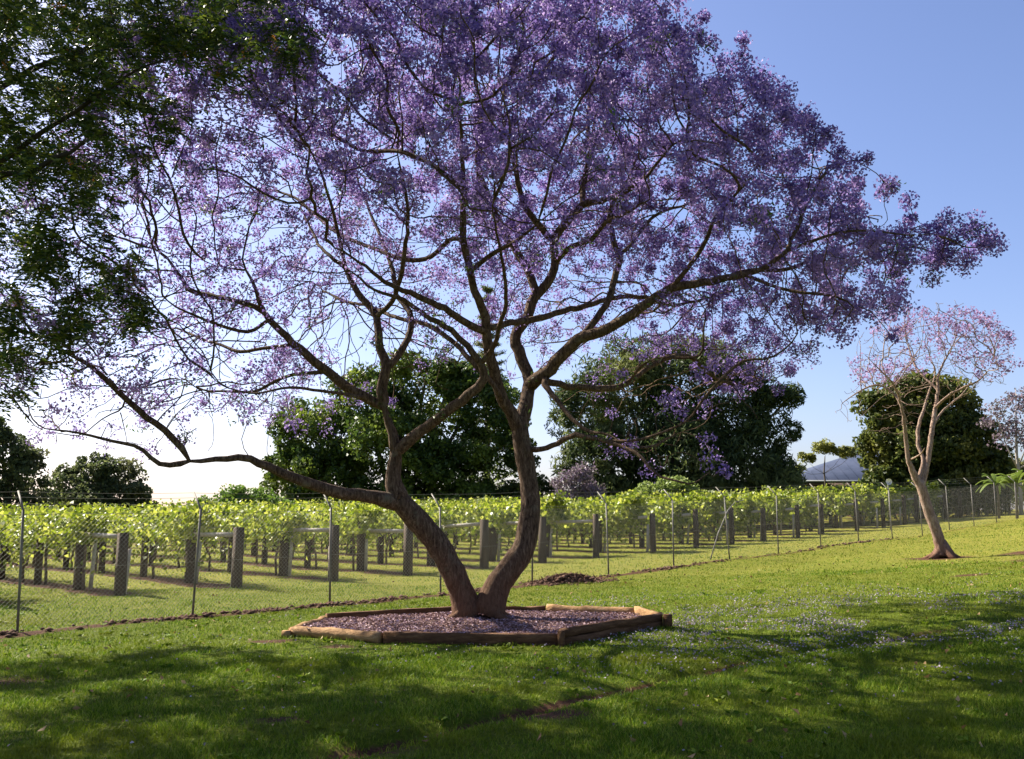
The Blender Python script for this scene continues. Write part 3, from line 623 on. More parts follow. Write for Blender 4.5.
jac = thing('jacaranda_tree', (-0.5, 15.3, 0.0), 'large spreading jacaranda in purple bloom with a forked trunk rising from the timber edged bed', 'tree')
big, small = W.meshes(0.028)
# root flare
for (rx, ry, a0, a1, r0) in [(-.66, 15.22, -2.7, -.7, .12), (-.66, 15.3, 2.9, -.4, .11), (-.36, 15.2, -.6, -.5, .13), (-.33, 15.35, .4, -.3, .11)]:
    d = np.array([math.cos(a0), math.sin(a0)])
    big.tube([(rx, ry, .50), (rx + d[0] * .08, ry + d[1] * .08, .28), (rx + d[0] * .20, ry + d[1] * .20, .12), (rx + d[0] * .46, ry + d[1] * .46, .02)], [.03, r0 * .55, r0 * .6, .04], 8)
big.build('trunk', M['bark'], jac, smooth=True)
small.build('branches', M['bark'], jac, smooth=True)
# blossom: panicles at the ends of the twigs
P = W.P; nk = np.array([len(k) for k in W.kids]); tips = np.where((nk == 0) & (W.r < 0.02))[0]
thin = np.where((nk > 0) & (W.r < 0.010) & (W.r > 0) & (rng.random(len(P)) < np.where((P[:, 2] > 6.8) | (P[:, 0] > 3), .11, .08)))[0]
tp = P[np.r_[tips, thin]]
inlow = (tp[:, 2] < 4.9) & (tp[:, 0] > -2.2)  & (tp[:, 0] < 4.2)
tp = tp[(~inlow) | (rng.random(len(tp)) < 0.24)]
left = tp[:, 0] < -1.5
lowleft = left & (tp[:, 2] < 6.0)
tp = tp[~(lowleft & (rng.random(len(tp)) < 0.45))]
sp = rng.uniform(0.12, 0.27, len(tp))
mbb = MB()
cnt = 150
cc = clusters(tp + np.array([0, 0, .05]), cnt, sp, 1.0)
dens = np.where(tp[:, 0] < -1.0, np.clip(.36 + (tp[:, 2] - 6.0) * .20, .36, .95), np.clip(.40 + (tp[:, 2] - 5.8) * .34 + np.clip(tp[:, 0] - 2.5, 0, 2) * .35, .40, 1.0))
keep = rng.random(len(cc)) < np.repeat(dens, cnt)
ck = cc[keep]; leaves(mbb, ck, np.where((ck[:, 2] > 6.6) | (ck[:, 0] > 2.5), .049, .045), 1.35, 0.35)
mbb.build('blossom', M['blossom'], jac)
lf = MB()
sel = tp[rng.random(len(tp)) < 0.10]
cc = clusters(sel, 40, 0.28, 0.6)
leaves(lf, cc, 0.07, 3.2, 0.15)
# green sprouts in the lower limbs
lowt = P[(P[:, 2] < 5) & (np.abs(P[:, 0]) < 2.5) & (P[:, 2] > 2.6)]
lowt = lowt[rng.random(len(lowt)) < 0.03]
leaves(lf, clusters(lowt, 40, 0.22, 0.7), 0.07, 3.0, 0.15)
lf.build('leaves', M['fernleaf'], jac)
print('main tree nodes', len(P), 'tips', len(tp))

# ---------------------------------------------------------------- second, younger jacaranda
W = Wood(); W.k = 0.62
for k in ['T', 'A', 'A2', 'A3', 'B', 'C', 'D', 'E']:
    W.limb([list(p) for p in SECOND_LIMBS[k]], 0.12, 0.006)
att = np.vstack([pts_ell(1300, (12.05, 27.2, 6.15), (2.3, 2.2, 1.7), -0.5), pts_ell(120, (10.4, 26.6, 4.9), (1.5, 1.4, 1.0))])
W.colonize(att, step=0.13, di=1.9, dk=0.19, iters=100, wob=0.45, maxn=8000)
W.finish(0.0060, 2.4)
jac2 = thing('jacaranda_tree', (11.95, 27.0, gz(11.95, 27)), 'small leaning jacaranda with pinkish bare branches and few flowers, alone on the right lawn', 'tree')
big, small = W.meshes(0.028)
for a0 in (-2.8, -1.3, .1, 1.5, 2.6):
    d = np.array([math.cos(a0), math.sin(a0)]); g0 = gz(11.95, 27)
    big.tube([(11.93, 27, g0 + .45), (11.95 + d[0] * .15, 27 + d[1] * .15, g0 + .16), (11.95 + d[0] * .28, 27 + d[1] * .28, g0 + .05), (11.95 + d[0] * .55, 27 + d[1] * .55, g0 - .03)], [.11, .12, .09, .02], 8)
big.build('trunk', M['bark2'], jac2, smooth=True)
small.build('branches', M['bark2'], jac2, smooth=True)
P = W.P; nk = np.array([len(k) for k in W.kids]); tips = P[(nk == 0) & (P[:, 2] > 5.4)]
tips = tips[(noise2(tips[:, 0] * 1.4 + tips[:, 2], tips[:, 2] * 1.4, 5) > 0.46) & (rng.random(len(tips)) < 0.85) & (tips[:, 2] > 5.6)]
mbb = MB(); leaves(mbb, clusters(tips, 26, 0.20), 0.07, 1.4, 0.3)
mbb.build('blossom', M['blossom2'], jac2)

# ---------------------------------------------------------------- silky oak at the upper left, trunk outside the picture
W = Wood()
g0 = gz(-9.6, 10.6)
W.limb([(-9.6, 10.6, g0 - .1, .30), (-9.5, 10.6, 1.5, .25), (-9.3, 10.5, 3.2, .22), (-8.9, 10.5, 5.0, .18), (-8.7, 10.4, 7.0, .13), (-8.3, 10.7, 9.0, .09), (-7.6, 11.6, 10.2, .05)], 0.2, .01)
for L_ in [[(-9.2, 10.5, 3.6, .12), (-7.6, 10.2, 4.6, .09), (-5.9, 10.0, 5.2, .05), (-4.9, 9.9, 5.9, .035), (-3.9, 9.8, 6.5, .02), (-3.1, 9.7, 6.6, .015)],
           [(-5.9, 10.0, 5.2, .05), (-5.0, 9.7, 5.3, .035), (-4.2, 9.5, 5.6, .02)],
           [(-9.0, 10.5, 4.6, .10), (-7.6, 11.2, 6.0, .07), (-6.3, 11.6, 7.2, .05), (-4.8, 11.8, 7.9, .03), (-3.6, 12, 8.0, .015)],
           [(-9.2, 10.5, 3.8, .09), (-8.0, 11.4, 4.2, .06), (-6.9, 11.8, 4.1, .04), (-5.9, 12, 3.9, .02)],
           [(-8.8, 10.4, 6.0, .10), (-7.4, 9.0, 7.0, .06), (-5.6, 8.2, 7.3, .03)],
           [(-9.2, 10.5, 3.4, .10), (-8.8, 9.0, 4.6, .07), (-7.8, 7.6, 5.4, .04)],
           [(-9.2, 10.5, 4.0, .10), (-10.6, 11.8, 5.2, .07), (-11.6, 13, 6.0, .04)],
           [(-9.1, 10.5, 4.4, .10), (-10.6, 9.6, 5.6, .07), (-12, 9, 6.4, .04)]]:
    W.limb(L_, 0.18, .02)
att = np.vstack([pts_ell(1000, (-8.6, 10.6, 7.0), (4.0, 4.0, 3.0)), pts_ell(460, (-6.0, 13.4, 10.1), (3.4, 2.6, 1.1)), pts_ell(360, (-9.2, 13.2, 8.6), (3.4, 2.4, 1.9)), pts_ell(420, (-9.5, 15.0, 6.0), (2.0, 2.3, 2.0)), pts_ell(200, (-8.5, 7.0, 6.8), (3.0, 2.4, 1.4)),  # high and rear crown lobes, mostly out of view, added to shade the lawn
                 pts_ell(520, (-5.2, 10.6, 7.0), (2.3, 2.4, 1.2)),
                 pts_ell(160, (-3.5, 10.8, 7.3), (1.2, 1.6, .7)),
                 pts_ell(300, (-5.6, 10.6, 5.0), (1.3, 1.6, 1.1)),
                 pts_ell(150, (-5.0, 11.2, 4.1), (.9, .9, .5)),
                 pts_ell(260, (-6.6, 11.2, 3.7), (1.3, 1.6, .8))])
att = att[(noise2(att[:, 0] * 1.1 + att[:, 2] * .9, att[:, 1] * 1.1 + att[:, 2] * .7, 44, 2) > .49) | (att[:, 2] > 8.8)]
W.colonize(att, step=0.16, di=2.2, dk=0.30, iters=80, wob=0.25, maxn=13000)
W.finish(0.004, 2.4)
oak = thing('silky_oak_tree', (-9.6, 10.6, g0), 'dark feathery leaved tree hanging in from the upper left corner, orange flowers among its leaves', 'tree')
big, small = W.meshes(0.028)
big.build('trunk', M['oak_bark'], oak, smooth=True); small.build('branches', M['oak_bark'], oak, smooth=True)
P = W.P; nk = np.array([len(k) for k in W.kids])
sel = np.where((nk == 0) | ((W.r < 0.02) & (rng.random(len(P)) < 0.40)))[0]
base = np.repeat(P[sel], 10, axis=0)
# fronds: a short drooping rachis with narrow leaflets either side
nf = len(base); d = rng.normal(size=(nf, 3)); d[:, 2] = d[:, 2] * .5 - .35; d /= np.linalg.norm(d, axis=1)[:, None]
ln = rng.uniform(.16, .34, nf); sidev = np.cross(d, [0, 0, 1.0]); sidev /= np.linalg.norm(sidev, axis=1)[:, None] + 1e-9
base = base + rng.normal(0, .06, base.shape)
mbb = MB(); allc = []; alld = []
for t in np.linspace(.12, 1.0, 8):
    for sg in (-1, 1):
        c = base + d * (ln * t)[:, None]; c[:, 2] -= .10 * t * t * ln / .3
        dirv = sidev * sg + d * .55
        allc.append(c + dirv * .030); alld.append(dirv * 2.6)
allc = np.vstack(allc); alld = np.vstack(alld)
leaves(mbb, allc, .078, 3.3, .2, alld, 0.6)
mbb.build('leaves', M['oakleaf'], oak)
fl = base[rng.random(nf) < 0.018]
mbb = MB(); leaves(mbb, clusters(fl, 10, .07), .035, 1.5); mbb.build('flowers', M['oakflower'], oak)
print('oak nodes', len(P), 'fronds', nf)

# ---------------------------------------------------------------- timber edged bed
BED = [(-3.15, 14.1), (-1.72, 13.1), (.63, 12.9), (2.2, 14.6), (2.0, 15.75), (.58, 16.4), (-1.0, 16.4), (-2.9, 15.3)]
bed = thing('garden_bed', (-.5, 14.8, 0), 'low many sided garden bed of orange timbers holding petals round the forked trunk', 'garden bed')
def beam(p, q, z0, z1, th, shr=0.02, n=7):
    """squared sleeper with slightly worn faces"""
    p = np.array(p); q = np.array(q); L_ = np.linalg.norm(q - p); t = (q - p) / L_; s_ = np.array([-t[1], t[0]])
    m = MB(); V = []
    for i in range(n):
        f = shr + (L_ - 2 * shr) * i / (n - 1); c = p + t * f
        g = gz(*c); jj = rng.normal(0, .006, 4); b = .015
        prof = [(-th / 2, z0), (th / 2, z0), (th / 2, z1 - b), (th / 2 - b, z1), (-th / 2 + b, z1), (-th / 2, z1 - b)]
        for k, (o, z) in enumerate(prof):
            V.append((*(c + s_ * (o + jj[k % 4])), g + z + jj[(k + 1) % 4] * (1 if z > 0 else 0)))
    Q = []
    for i in range(n - 1):
        for k in range(6): Q.append((i * 6 + k, (i + 1) * 6 + k, (i + 1) * 6 + (k + 1) % 6, i * 6 + (k + 1) % 6))
    e = (n - 1) * 6
    Q += [(0, 1, 2, 5), (5, 2, 3, 4), (e, e + 5, e + 2, e + 1), (e + 5, e + 4, e + 3, e + 2)]
    m.add(V, Q); return m
def log(p, q, r, lift):
    p = np.array(p); q = np.array(q); m = MB(); pts = []; rad = []
    for t in np.linspace(0.01, .99, 12):
        c = p + (q - p) * t; pts.append((*c, gz(*c) + lift + rng.normal(0, .006))); rad.append(r * (1 + rng.normal(0, .05)))
    m.tube(pts, rad, 12); return m
def tb(m, mat, lab=None):
    o = m.build('timber', M[mat], bed, smooth=False)
    if lab: o['label'] = lab
    return o
tb(log(BED[0], BED[1], .075, .065), 'log', 'round pale log at the front left')
tb(log(BED[7], BED[0], .07, .06), 'log', 'round pale log at the far left')
tb(beam(BED[1], BED[2], -.05, .145, .10), 'sleeper', 'dark long front sleeper')
tb(beam(BED[2], BED[3], -.05, .09, .11), 'sleeper', 'lower sleeper at the front right')
tb(beam(BED[2], BED[3], .097, .20, .10), 'sleeper', 'upper sleeper at the front right')
tb(beam(BED[3], BED[4], -.05, .21, .11), 'log', 'pale short sleeper at the right end')
tb(log(BED[4], BED[5], .075, .12), 'log', 'round pale log at the back right')
tb(beam(BED[5], BED[6], -.05, .17, .10), 'sleeper'); tb(beam(BED[6], BED[7], -.05, .17, .10), 'sleeper')
m = MB(); m.box((2.30, 14.55, gz(2.3, 14.55) + .09), (.12, .12, .20)); tb(m, 'sleeper', 'corner stake'); 
m = MB(); m.box((.64, 12.82, gz(.64, 12.8) + .08), (.09, .05, .23)); tb(m, 'sleeper', 'front stake')
m = MB(); m.box((-3.20, 14.0, gz(-3.2, 14) + .04), (.12, .10, .10)); tb(m, 'log', 'stub at the left corner')
# soil inside
poly = np.array(BED); cen = poly.mean(0); V = []; T = []; nr = 14; na = 64
def bed_r(a):
    best = 9
    for i in range(8):
        p, q = poly[i] - cen, poly[(i + 1) % 8] - cen; dd = np.array([math.cos(a), math.sin(a)]); e = q - p
        den = dd[0] * e[1] - dd[1] * e[0]
        if abs(den) < 1e-9: continue
        t = (p[0] * e[1] - p[1] * e[0]) / den; s_ = (p[0] * dd[1] - p[1] * dd[0]) / den
        if t > 0 and -1e-6 <= s_ <= 1 + 1e-6: best = min(best, t)
    return best
RA = [bed_r(2 * math.pi * k / na) for k in range(na)]
for i in range(nr + 1):
    for k in range(na):
        rr = (RA[k] - .035) * i / nr; a = 2 * math.pi * k / na
        V.append((cen[0] + rr * math.cos(a), cen[1] + rr * math.sin(a), 0))
V = np.array(V); V[:, 2] = ground(V[:, 0], V[:, 1], False) + .085 + (noise2(V[:, 0] * 3, V[:, 1] * 3, 50) - .5) * .05
m = MB(); m.add(V, [(i * na + k, (i + 1) * na + k, (i + 1) * na + (k + 1) % na, i * na + (k + 1) % na) for i in range(nr) for k in range(na)])
m.build('soil', M['soil'], bed, smooth=True)
def in_bed(x, y, grow=0.0):
    ang = np.mod(np.arctan2(y - cen[1], x - cen[0]), 2 * np.pi) / (2 * np.pi) * na
    return np.hypot(x - cen[0], y - cen[1]) < np.array(RA)[np.clip(ang.astype(int), 0, na - 1)] + grow

# litter lying on the bed and petals on the lawn
n = 26000; x = rng.uniform(-3.2, 2.3, n); y = rng.uniform(12.8, 16.5, n); k = in_bed(x, y, -.08)
x = x[k]; y = y[k]; z = ground(x, y, False) + .10 + (noise2(x * 3, y * 3, 50) - .5) * .05 + rng.uniform(0, .012, len(x))
m = MB(); nd = rng.normal(size=(len(x), 3)); nd[:, 2] *= .15
leaves(m, np.c_[x, y, z], .045, 1.7, .25, nd * 2, .3)
tag(m.build('flower_litter', M['mulchbit']), kind='stuff')
n = 21000; x = rng.normal(4.2, 4.6, n); y = rng.normal(14.4, 2.3, n)
x = np.r_[x, rng.uniform(-9, 9, 500)]; y = np.r_[y, rng.uniform(6, 20, 500)]
w = np.r_[(noise2(x[:n] * .9, y[:n] * .9, 60) > .47) * np.clip(.35 + (x[:n] + 1) / 5, .1, 1), np.ones(500)]
k = (~in_bed(x, y, .08)) & (rng.random(len(x)) < w) & (y < 24) & ((x - FL0[0]) * FLN[0] + (y - FL0[1]) * FLN[1] < .5)
x = x[k]; y = y[k]; z = ground(x, y) + rng.uniform(.012, .045, len(x))
m = MB(); nd = rng.normal(size=(len(x), 3)); nd[:, 2] *= .3
leaves(m, np.c_[x, y, z], .029, 1.5, .3, nd, .4)
tag(m.build('fallen_petals', M['petal']), kind='stuff')

# ---------------------------------------------------------------- grass blades
def grass(n, ymin, ymax, h, wd, power):
    u_ = rng.random(n); y = (ymin ** power + u_ * (ymax ** power - ymin ** power)) ** (1 / power)
    x = rng.uniform(-.62, .62, n) * y
    k = (~in_bed(x, y, .05)) & (rng.random(n) > np.clip(dirt_at(x, y) * 1.5 - .15, 0, .97))
    k &= rng.random(n) < np.clip(.45 + noise2(x * 2.5, y * 2.5, 70) * 1.1, 0, 1)
    x = x[k]; y = y[k]; n = len(x); z = ground(x, y)
    hh = h * rng.uniform(.4, 1.3, n) * (0.35 + 1.3 * noise2(x * 2.3, y * 2.3, 71) ** 1.3)
    a = rng.uniform(0, 2 * np.pi, n); w_ = wd * rng.uniform(.7, 1.3, n); lean = rng.normal(0, .55, (n, 2)) * hh[:, None]
    p = np.c_[x, y, z - .005]; s_ = np.c_[np.cos(a), np.sin(a), np.zeros(n)] * (w_ / 2)[:, None]
    mid = p + np.c_[lean * .35, hh * .6]; tipp = p + np.c_[lean, hh]
    V = np.stack([p - s_, p + s_, mid + s_ * .8, mid - s_ * .8, tipp], 1).reshape(-1, 3)
    b = np.arange(n)[:, None] * 5
    return V, b + np.array([0, 1, 2, 3]), b + np.array([3, 2, 4])
m = MB()
for a in [(230000, 5.2, 12, .050, .006, 1.2), (170000, 11, 24, .045, .010, 1.2), (60000, 23, 48, .05, .02, 1.5)]:
    V, Q_, T_ = grass(*a); m.add(V, Q_, T_)
x = rng.uniform(-.6, .6, 520); y = rng.uniform(6, 20, 520); x = x * y; k = ~in_bed(x, y, .1) & (noise2(x * .8, y * .8, 75) > .45); x = x[k]; y = y[k]
c = np.repeat(np.c_[x, y, ground(x, y) + .015], 9, axis=0); a = rng.uniform(0, 6.3, len(c)); d = np.c_[np.cos(a), np.sin(a), rng.uniform(.1, .5, len(c))]
leaves(m, c + d * .035, .07, 2.2, .2, d * 4, .5)      # flat rosettes of lawn weeds
tag(m.build('grass', M['grass']), kind='stuff')

n = 420; x = rng.uniform(-.6, .6, n) ; y = rng.uniform(6, 26, n); x = x * y; k = ~in_bed(x, y, .1); x = x[k]; y = y[k]
m = MB(); nd = rng.normal(size=(len(x), 3)); nd[:, 2] *= .3; leaves(m, np.c_[x, y, ground(x, y) + .04], .065, 1.9, .4, nd)
tag(m.build('fallen_leaves', M['dryleaf']), kind='stuff')

# soil clods along the foot of the fence, dry heap
n = 4200; al_ = rng.uniform(-3, 34, n) ; q_ = rng.normal(-.12, .16, n); x = FL0[0] + FLD[0] * al_ + FLN[0] * q_; y = FL0[1] + FLD[1] * al_ + FLN[1] * q_
k = rng.random(n) < np.clip(noise2(x * 1.1, y * 1.1, 80) * 3 - 1.2, .03, 1) * np.clip(1.1 - al_ / 34, .1, 1); x = x[k]; y = y[k]
def rocks(x, y, z, size):
    n = len(x); ico = np.array([(0, 0, 1), (0, 0, -.6), (1, 0, 0), (-1, 0, 0), (0, 1, 0), (0, -1, 0)], float)
    T_ = np.array([(0, 2, 4), (0, 4, 3), (0, 3, 5), (0, 5, 2), (1, 4, 2), (1, 3, 4), (1, 5, 3), (1, 2, 5)])
    V = ico[None] * (rng.uniform(.6, 1.4, (n, 6, 1))) * np.array([1.3, 1.3, .7]) * (size * rng.uniform(.35, 1.7, n))[:, None, None]
    a = rng.uniform(0, 6.3, n); c, s_ = np.cos(a)[:, None], np.sin(a)[:, None]
    V = np.stack([V[..., 0] * c - V[..., 1] * s_, V[..., 0] * s_ + V[..., 1] * c, V[..., 2]], -1) + np.c_[x, y, z][:, None]
    m = MB(); m.add(V.reshape(-1, 3), None, (np.arange(n)[:, None, None] * 6 + T_[None]).reshape(-1, 3)); return m
tag(rocks(x, y, ground(x, y) + .02, .032).build('soil_clods', M['clod']), kind='stuff')
x = rng.normal(1.35, .5, 900); y = rng.normal(23.6, .22, 900) + (x - 1.35) * .35; z = ground(x, y) + np.clip(.22 - ((x - 1.35) ** 2) * .35 - ((y - 23.6 - (x - 1.35) * .35) ** 2) * 2, 0, 1) * rng.random(900)
hm = rocks(x, y, z, .045); leaves(hm, np.c_[x, y, z + .03], .2, 14, .1)
tag(hm.build('dry_heap', M['clod']), 'low heap of dry brown cuttings against the fence foot, right of the forked trunk', 'heap')

# ---------------------------------------------------------------- chain link fence
NF = 20
fence = thing('chain_link_fence', (FL0[0], FL0[1], gz(*FL0)), 'long chain link fence with slim bent topped posts crossing between lawn and vineyard', 'fence')
S_ = 2.878
fp = []
for i in range(-1, NF):
    p = FL0 + FLD * S_ * i; fp.append((*p, gz(*p)))
fp = np.array(fp)
lean = rng.normal(0, .02, (len(fp), 2))
for (x, y, z), l in zip(fp, lean):
    top = np.array([x + l[0] * 1.9, y + l[1] * 1.9, z + 1.88])
    m = MB(); m.tube([(x, y, z - .1), tuple((np.array([x, y, z]) + top) / 2), tuple(top)], [.021, .021, .021], 8)
    po = m.build('post', M['galv'], fence, smooth=True)
    m = MB(); m.tube([tuple(top - [0, 0, .03]), tuple(top + [-.05, .05, .07]), (top[0] - .21, top[1] + .21, top[2] + .30)], [.020, .019, .015], 8); m.build('barb_arm', M['galv'], po, smooth=True)
# mesh fabric: two crossing sets of wires
m = MB(); H0, H1 = .04, 1.80; pitch = .075; Lf = S_ * (NF - 1)
s0 = np.arange(-1.8, Lf, pitch); r = .0017
al0 = -S_
def onf(s_, h_):
    x = FL0[0] + FLD[0] * (s_ + al0); y = FL0[1] + FLD[1] * (s_ + al0)
    return x, y
sx = np.linspace(0, Lf, 200); gzl = ground(FL0[0] + FLD[0] * (sx + al0), FL0[1] + FLD[1] * (sx + al0), False)
for sg in (1, -1):
    ss = s0 if sg == 1 else s0 + 1.8
    hh = np.linspace(H0, H1, 4)
    pts = []
    for h_ in hh:
        sv = np.clip(ss + sg * (h_ - H0), 0, Lf); xx, yy = onf(sv, h_); pts.append(np.c_[xx, yy, np.interp(sv, sx, gzl) + h_])
    pts = np.stack(pts, 1)      # n,4,3
    o1 = np.array([FLD[0], FLD[1], 0]) * r * 1.4; o2 = np.array([FLN[0], FLN[1], 0]) * r
    nW = len(pts); V = np.stack([pts - o1 + o2 * sg, pts + o1 + o2 * sg, pts - o2 * .2 * sg], 2).reshape(-1, 3)
    Q_ = []
    for j in range(3):
        for k in range(3):
            Q_.append((j * 3 + k, j * 3 + (k + 1) % 3, (j + 1) * 3 + (k + 1) % 3, (j + 1) * 3 + k))
    Q_ = (np.arange(nW)[:, None, None] * 12 + np.array(Q_)[None]).reshape(-1, 4)
    m.add(V, Q_)
m.build('wire_mesh', M['wire'], fence)
def strand(off, h_, r, sag=.0):
    pts = []
    for i in range(len(fp) - 1):
        for t in np.linspace(0, 1, 6)[:-1]:
            p = fp[i] * (1 - t) + fp[i + 1] * t; pts.append((p[0] - off, p[1] + off, p[2] + h_ - sag * 4 * t * (1 - t)))
    p = fp[-1]; pts.append((p[0] - off, p[1] + off, p[2] + h_))
    m = MB(); m.tube(pts, r, 4); return m
strand(0, 1.81, .004).build('line_wire', M['wire'], fence); strand(0, .95, .003).build('line_wire', M['wire'], fence)
for off, h_ in ((.07, 1.98), (.14, 2.08), (.20, 2.17)):
    mb = strand(off, h_, .003, .02)
    o = mb.build('barbed_wire', M['wire'], fence)
# leaning brace in the fence
bp = np.array([7.2, 31.0]); g_ = gz(*bp)
m = MB(); m.tube([(6.0, 29.6, gz(6.0, 29.6) - .05), (6.35, 29.95, g_ + .75), (6.75, 30.3, g_ + 1.45), (7.05, 30.55, g_ + 1.72), (7.35, 30.8, g_ + 1.78)], [.018, .018, .017, .016, .014], 8)
m.build('brace', M['galv'], fence, smooth=True)

# ---------------------------------------------------------------- vineyard
def px_of(p):
    return 512 + 960 * p[0] / p[1]
ordn = ['first', 'second', 'third', 'fourth', 'fifth', 'sixth', 'seventh', 'eighth', 'ninth', 'tenth', 'eleventh', 'twelfth', 'thirteenth', 'fourteenth', 'fifteenth',
        'sixteenth', 'seventeenth', 'eighteenth', 'nineteenth', 'twentieth', 'twenty first', 'twenty second', 'twenty third', 'twenty fourth', 'twenty fifth']
def place_word(x):
    if x < 140: return 'near the left edge of the photo'
    if x < 250: return 'behind the second fence post from the left'
    if x < 380: return 'left of the forked trunk'
    if x < 520: return 'behind the forked trunk'
    if x < 620: return 'just right of the forked trunk'
    if x < 780: return 'between the forked trunk and the small tree'
    if x < 930: return 'left of the small leaning tree'
    return 'beyond the small leaning tree'
ax = np.array([[ROWDIR[0], ROWDIR[1], 0], [-ROWDIR[1], ROWDIR[0], 0], [0, 0, 1]])
for k in range(NROWS):
    e = row_end(k); pw = place_word(px_of(e))
    rowlen = 34.0
    jit = rng.normal(0, .12, 2)
    e = e + ROWDIR * jit[0]
    t = thing('vine_trellis', (*e, gz(*e)), ('%s vine trellis from the left, %s' % (ordn[k], pw)), 'trellis', 'trellises of the vineyard rows')
    ts = [0, 2.45] + list(np.arange(5.2, rowlen, 2.8))
    for j, tt in enumerate(ts):
        p = e + ROWDIR * tt + rng.normal(0, .05, 2); z = gz(*p); h_ = (1.48 if j < 2 else 1.55) + rng.normal(0, .05); w_ = (.21 if j < 2 else .16) * (1 if k < 7 else .78)
        if tt > 22: continue
        m = MB(); m.box((p[0], p[1], z + h_ / 2 - .05), (w_, w_ * .9, h_ + .1), ax, .95)
        m.build('post', M['post'], t)
    m = MB(); p = e + ROWDIR * .13; q2 = e + ROWDIR * 2.33
    zz = (gz(*p) + 1.30 + rng.normal(0, .03), gz(*q2) + 1.27 + rng.normal(0, .03)); c = (p + q2) / 2
    m.tube([(*p, zz[0]), (*c, sum(zz) / 2), (*q2, zz[1])], .055, 8); m.build('rail', M['rail'], t, smooth=True)
    for off, dt in ((.0, .24), (2.25, .0)):
        if rng.random() < .75:
            b_ = e + ROWDIR * (off + dt) + FLD * rng.normal(.12, .05); tp_ = b_ - ROWDIR * .05 + FLD * rng.normal(0, .04)
            m = MB(); m.tube([(*b_, gz(*b_) - .05), (*tp_, gz(*b_) + 1.0 + rng.normal(0, .1))], [.05, .045], 7); m.build('stake', M['rail'], t, smooth=True)
    for h_ in (1.15, 1.45):
        pts = []
        for tt in np.linspace(0, rowlen, 12):
            p = e + ROWDIR * tt; pts.append((*p, gz(*p) + h_))
        m = MB(); m.tube(pts, .004, 3); m.build('wire', M['wire'], t)
    # vines of the row
    v = thing('grapevine_row', (*(e + ROWDIR * 1.5), gz(*e)), ('%s leafy grapevine row from the left, %s' % (ordn[k], pw)), 'grapevines', 'grapevine rows of the vineyard')
    n = int((8600 if k < 7 else 11500) * (1.0 if k < 12 else .75)); u_ = rng.random(n) ** 1.5; s0_ = 1.7 if k < 8 else .5; tt = s0_ + u_ * (rowlen - s0_)
    body = rng.random(n) < .80
    side_ = rng.normal(0, .34, n)
    top_ = (1.74 if k < 7 else 1.86) + (noise2(tt * 1.1, np.full(n, k * 7.3), 90) - .5) * .85
    z = np.where(body, top_ - rng.random(n) ** 1.3 * (.66 if k < 7 else .80), top_ - .6 - rng.random(n) ** 1.2 * (noise2(tt * .8, np.full(n, k * 3.1), 91) ** 2.2 * (3.4 if k < 8 else 4.6)))
    z = np.where(rng.random(n) < .06, top_ + rng.random(n) * .28, z)
    side_ = np.where(body, side_ * (1 + .3 * (z < top_ - .2)), side_ * .8)
    x = e[0] + ROWDIR[0] * tt + FLD[0] * side_; y = e[1] + ROWDIR[1] * tt + FLD[1] * side_
    keepz = (z > .3) & ((z > 1.15) | (tt > 5.5) | (k >= 8) | (rng.random(n) < .25))
    x, y, z = x[keepz], y[keepz], z[keepz]
    gl = ground(e[0] + ROWDIR[0] * np.linspace(0, rowlen, 20), e[1] + ROWDIR[1] * np.linspace(0, rowlen, 20), False)
    z = z + np.interp(tt[keepz], np.linspace(0, rowlen, 20), gl)
    m = MB(); leaves(m, np.c_[x, y, z], .118 + .003 * k, 1.15, .25); m.build('leaves', M['vineleaf'], v)
    for tt in np.arange(2.6, 15 if k < 14 else 7, 2.0):
        p = e + ROWDIR * (tt + rng.normal(0, .2)); z = gz(*p); j1 = rng.normal(0, .05, 2); j2 = rng.normal(0, .08, 2)
        m = MB(); m.tube([(*p, z - .05), (*(p + j1), z + .45), (*(p + j2), z + .85), (*(p + j1), z + 1.35)], [.04, .034, .03, .022], 6); m.build('vine_stem', M['vinewood'], v, smooth=True)

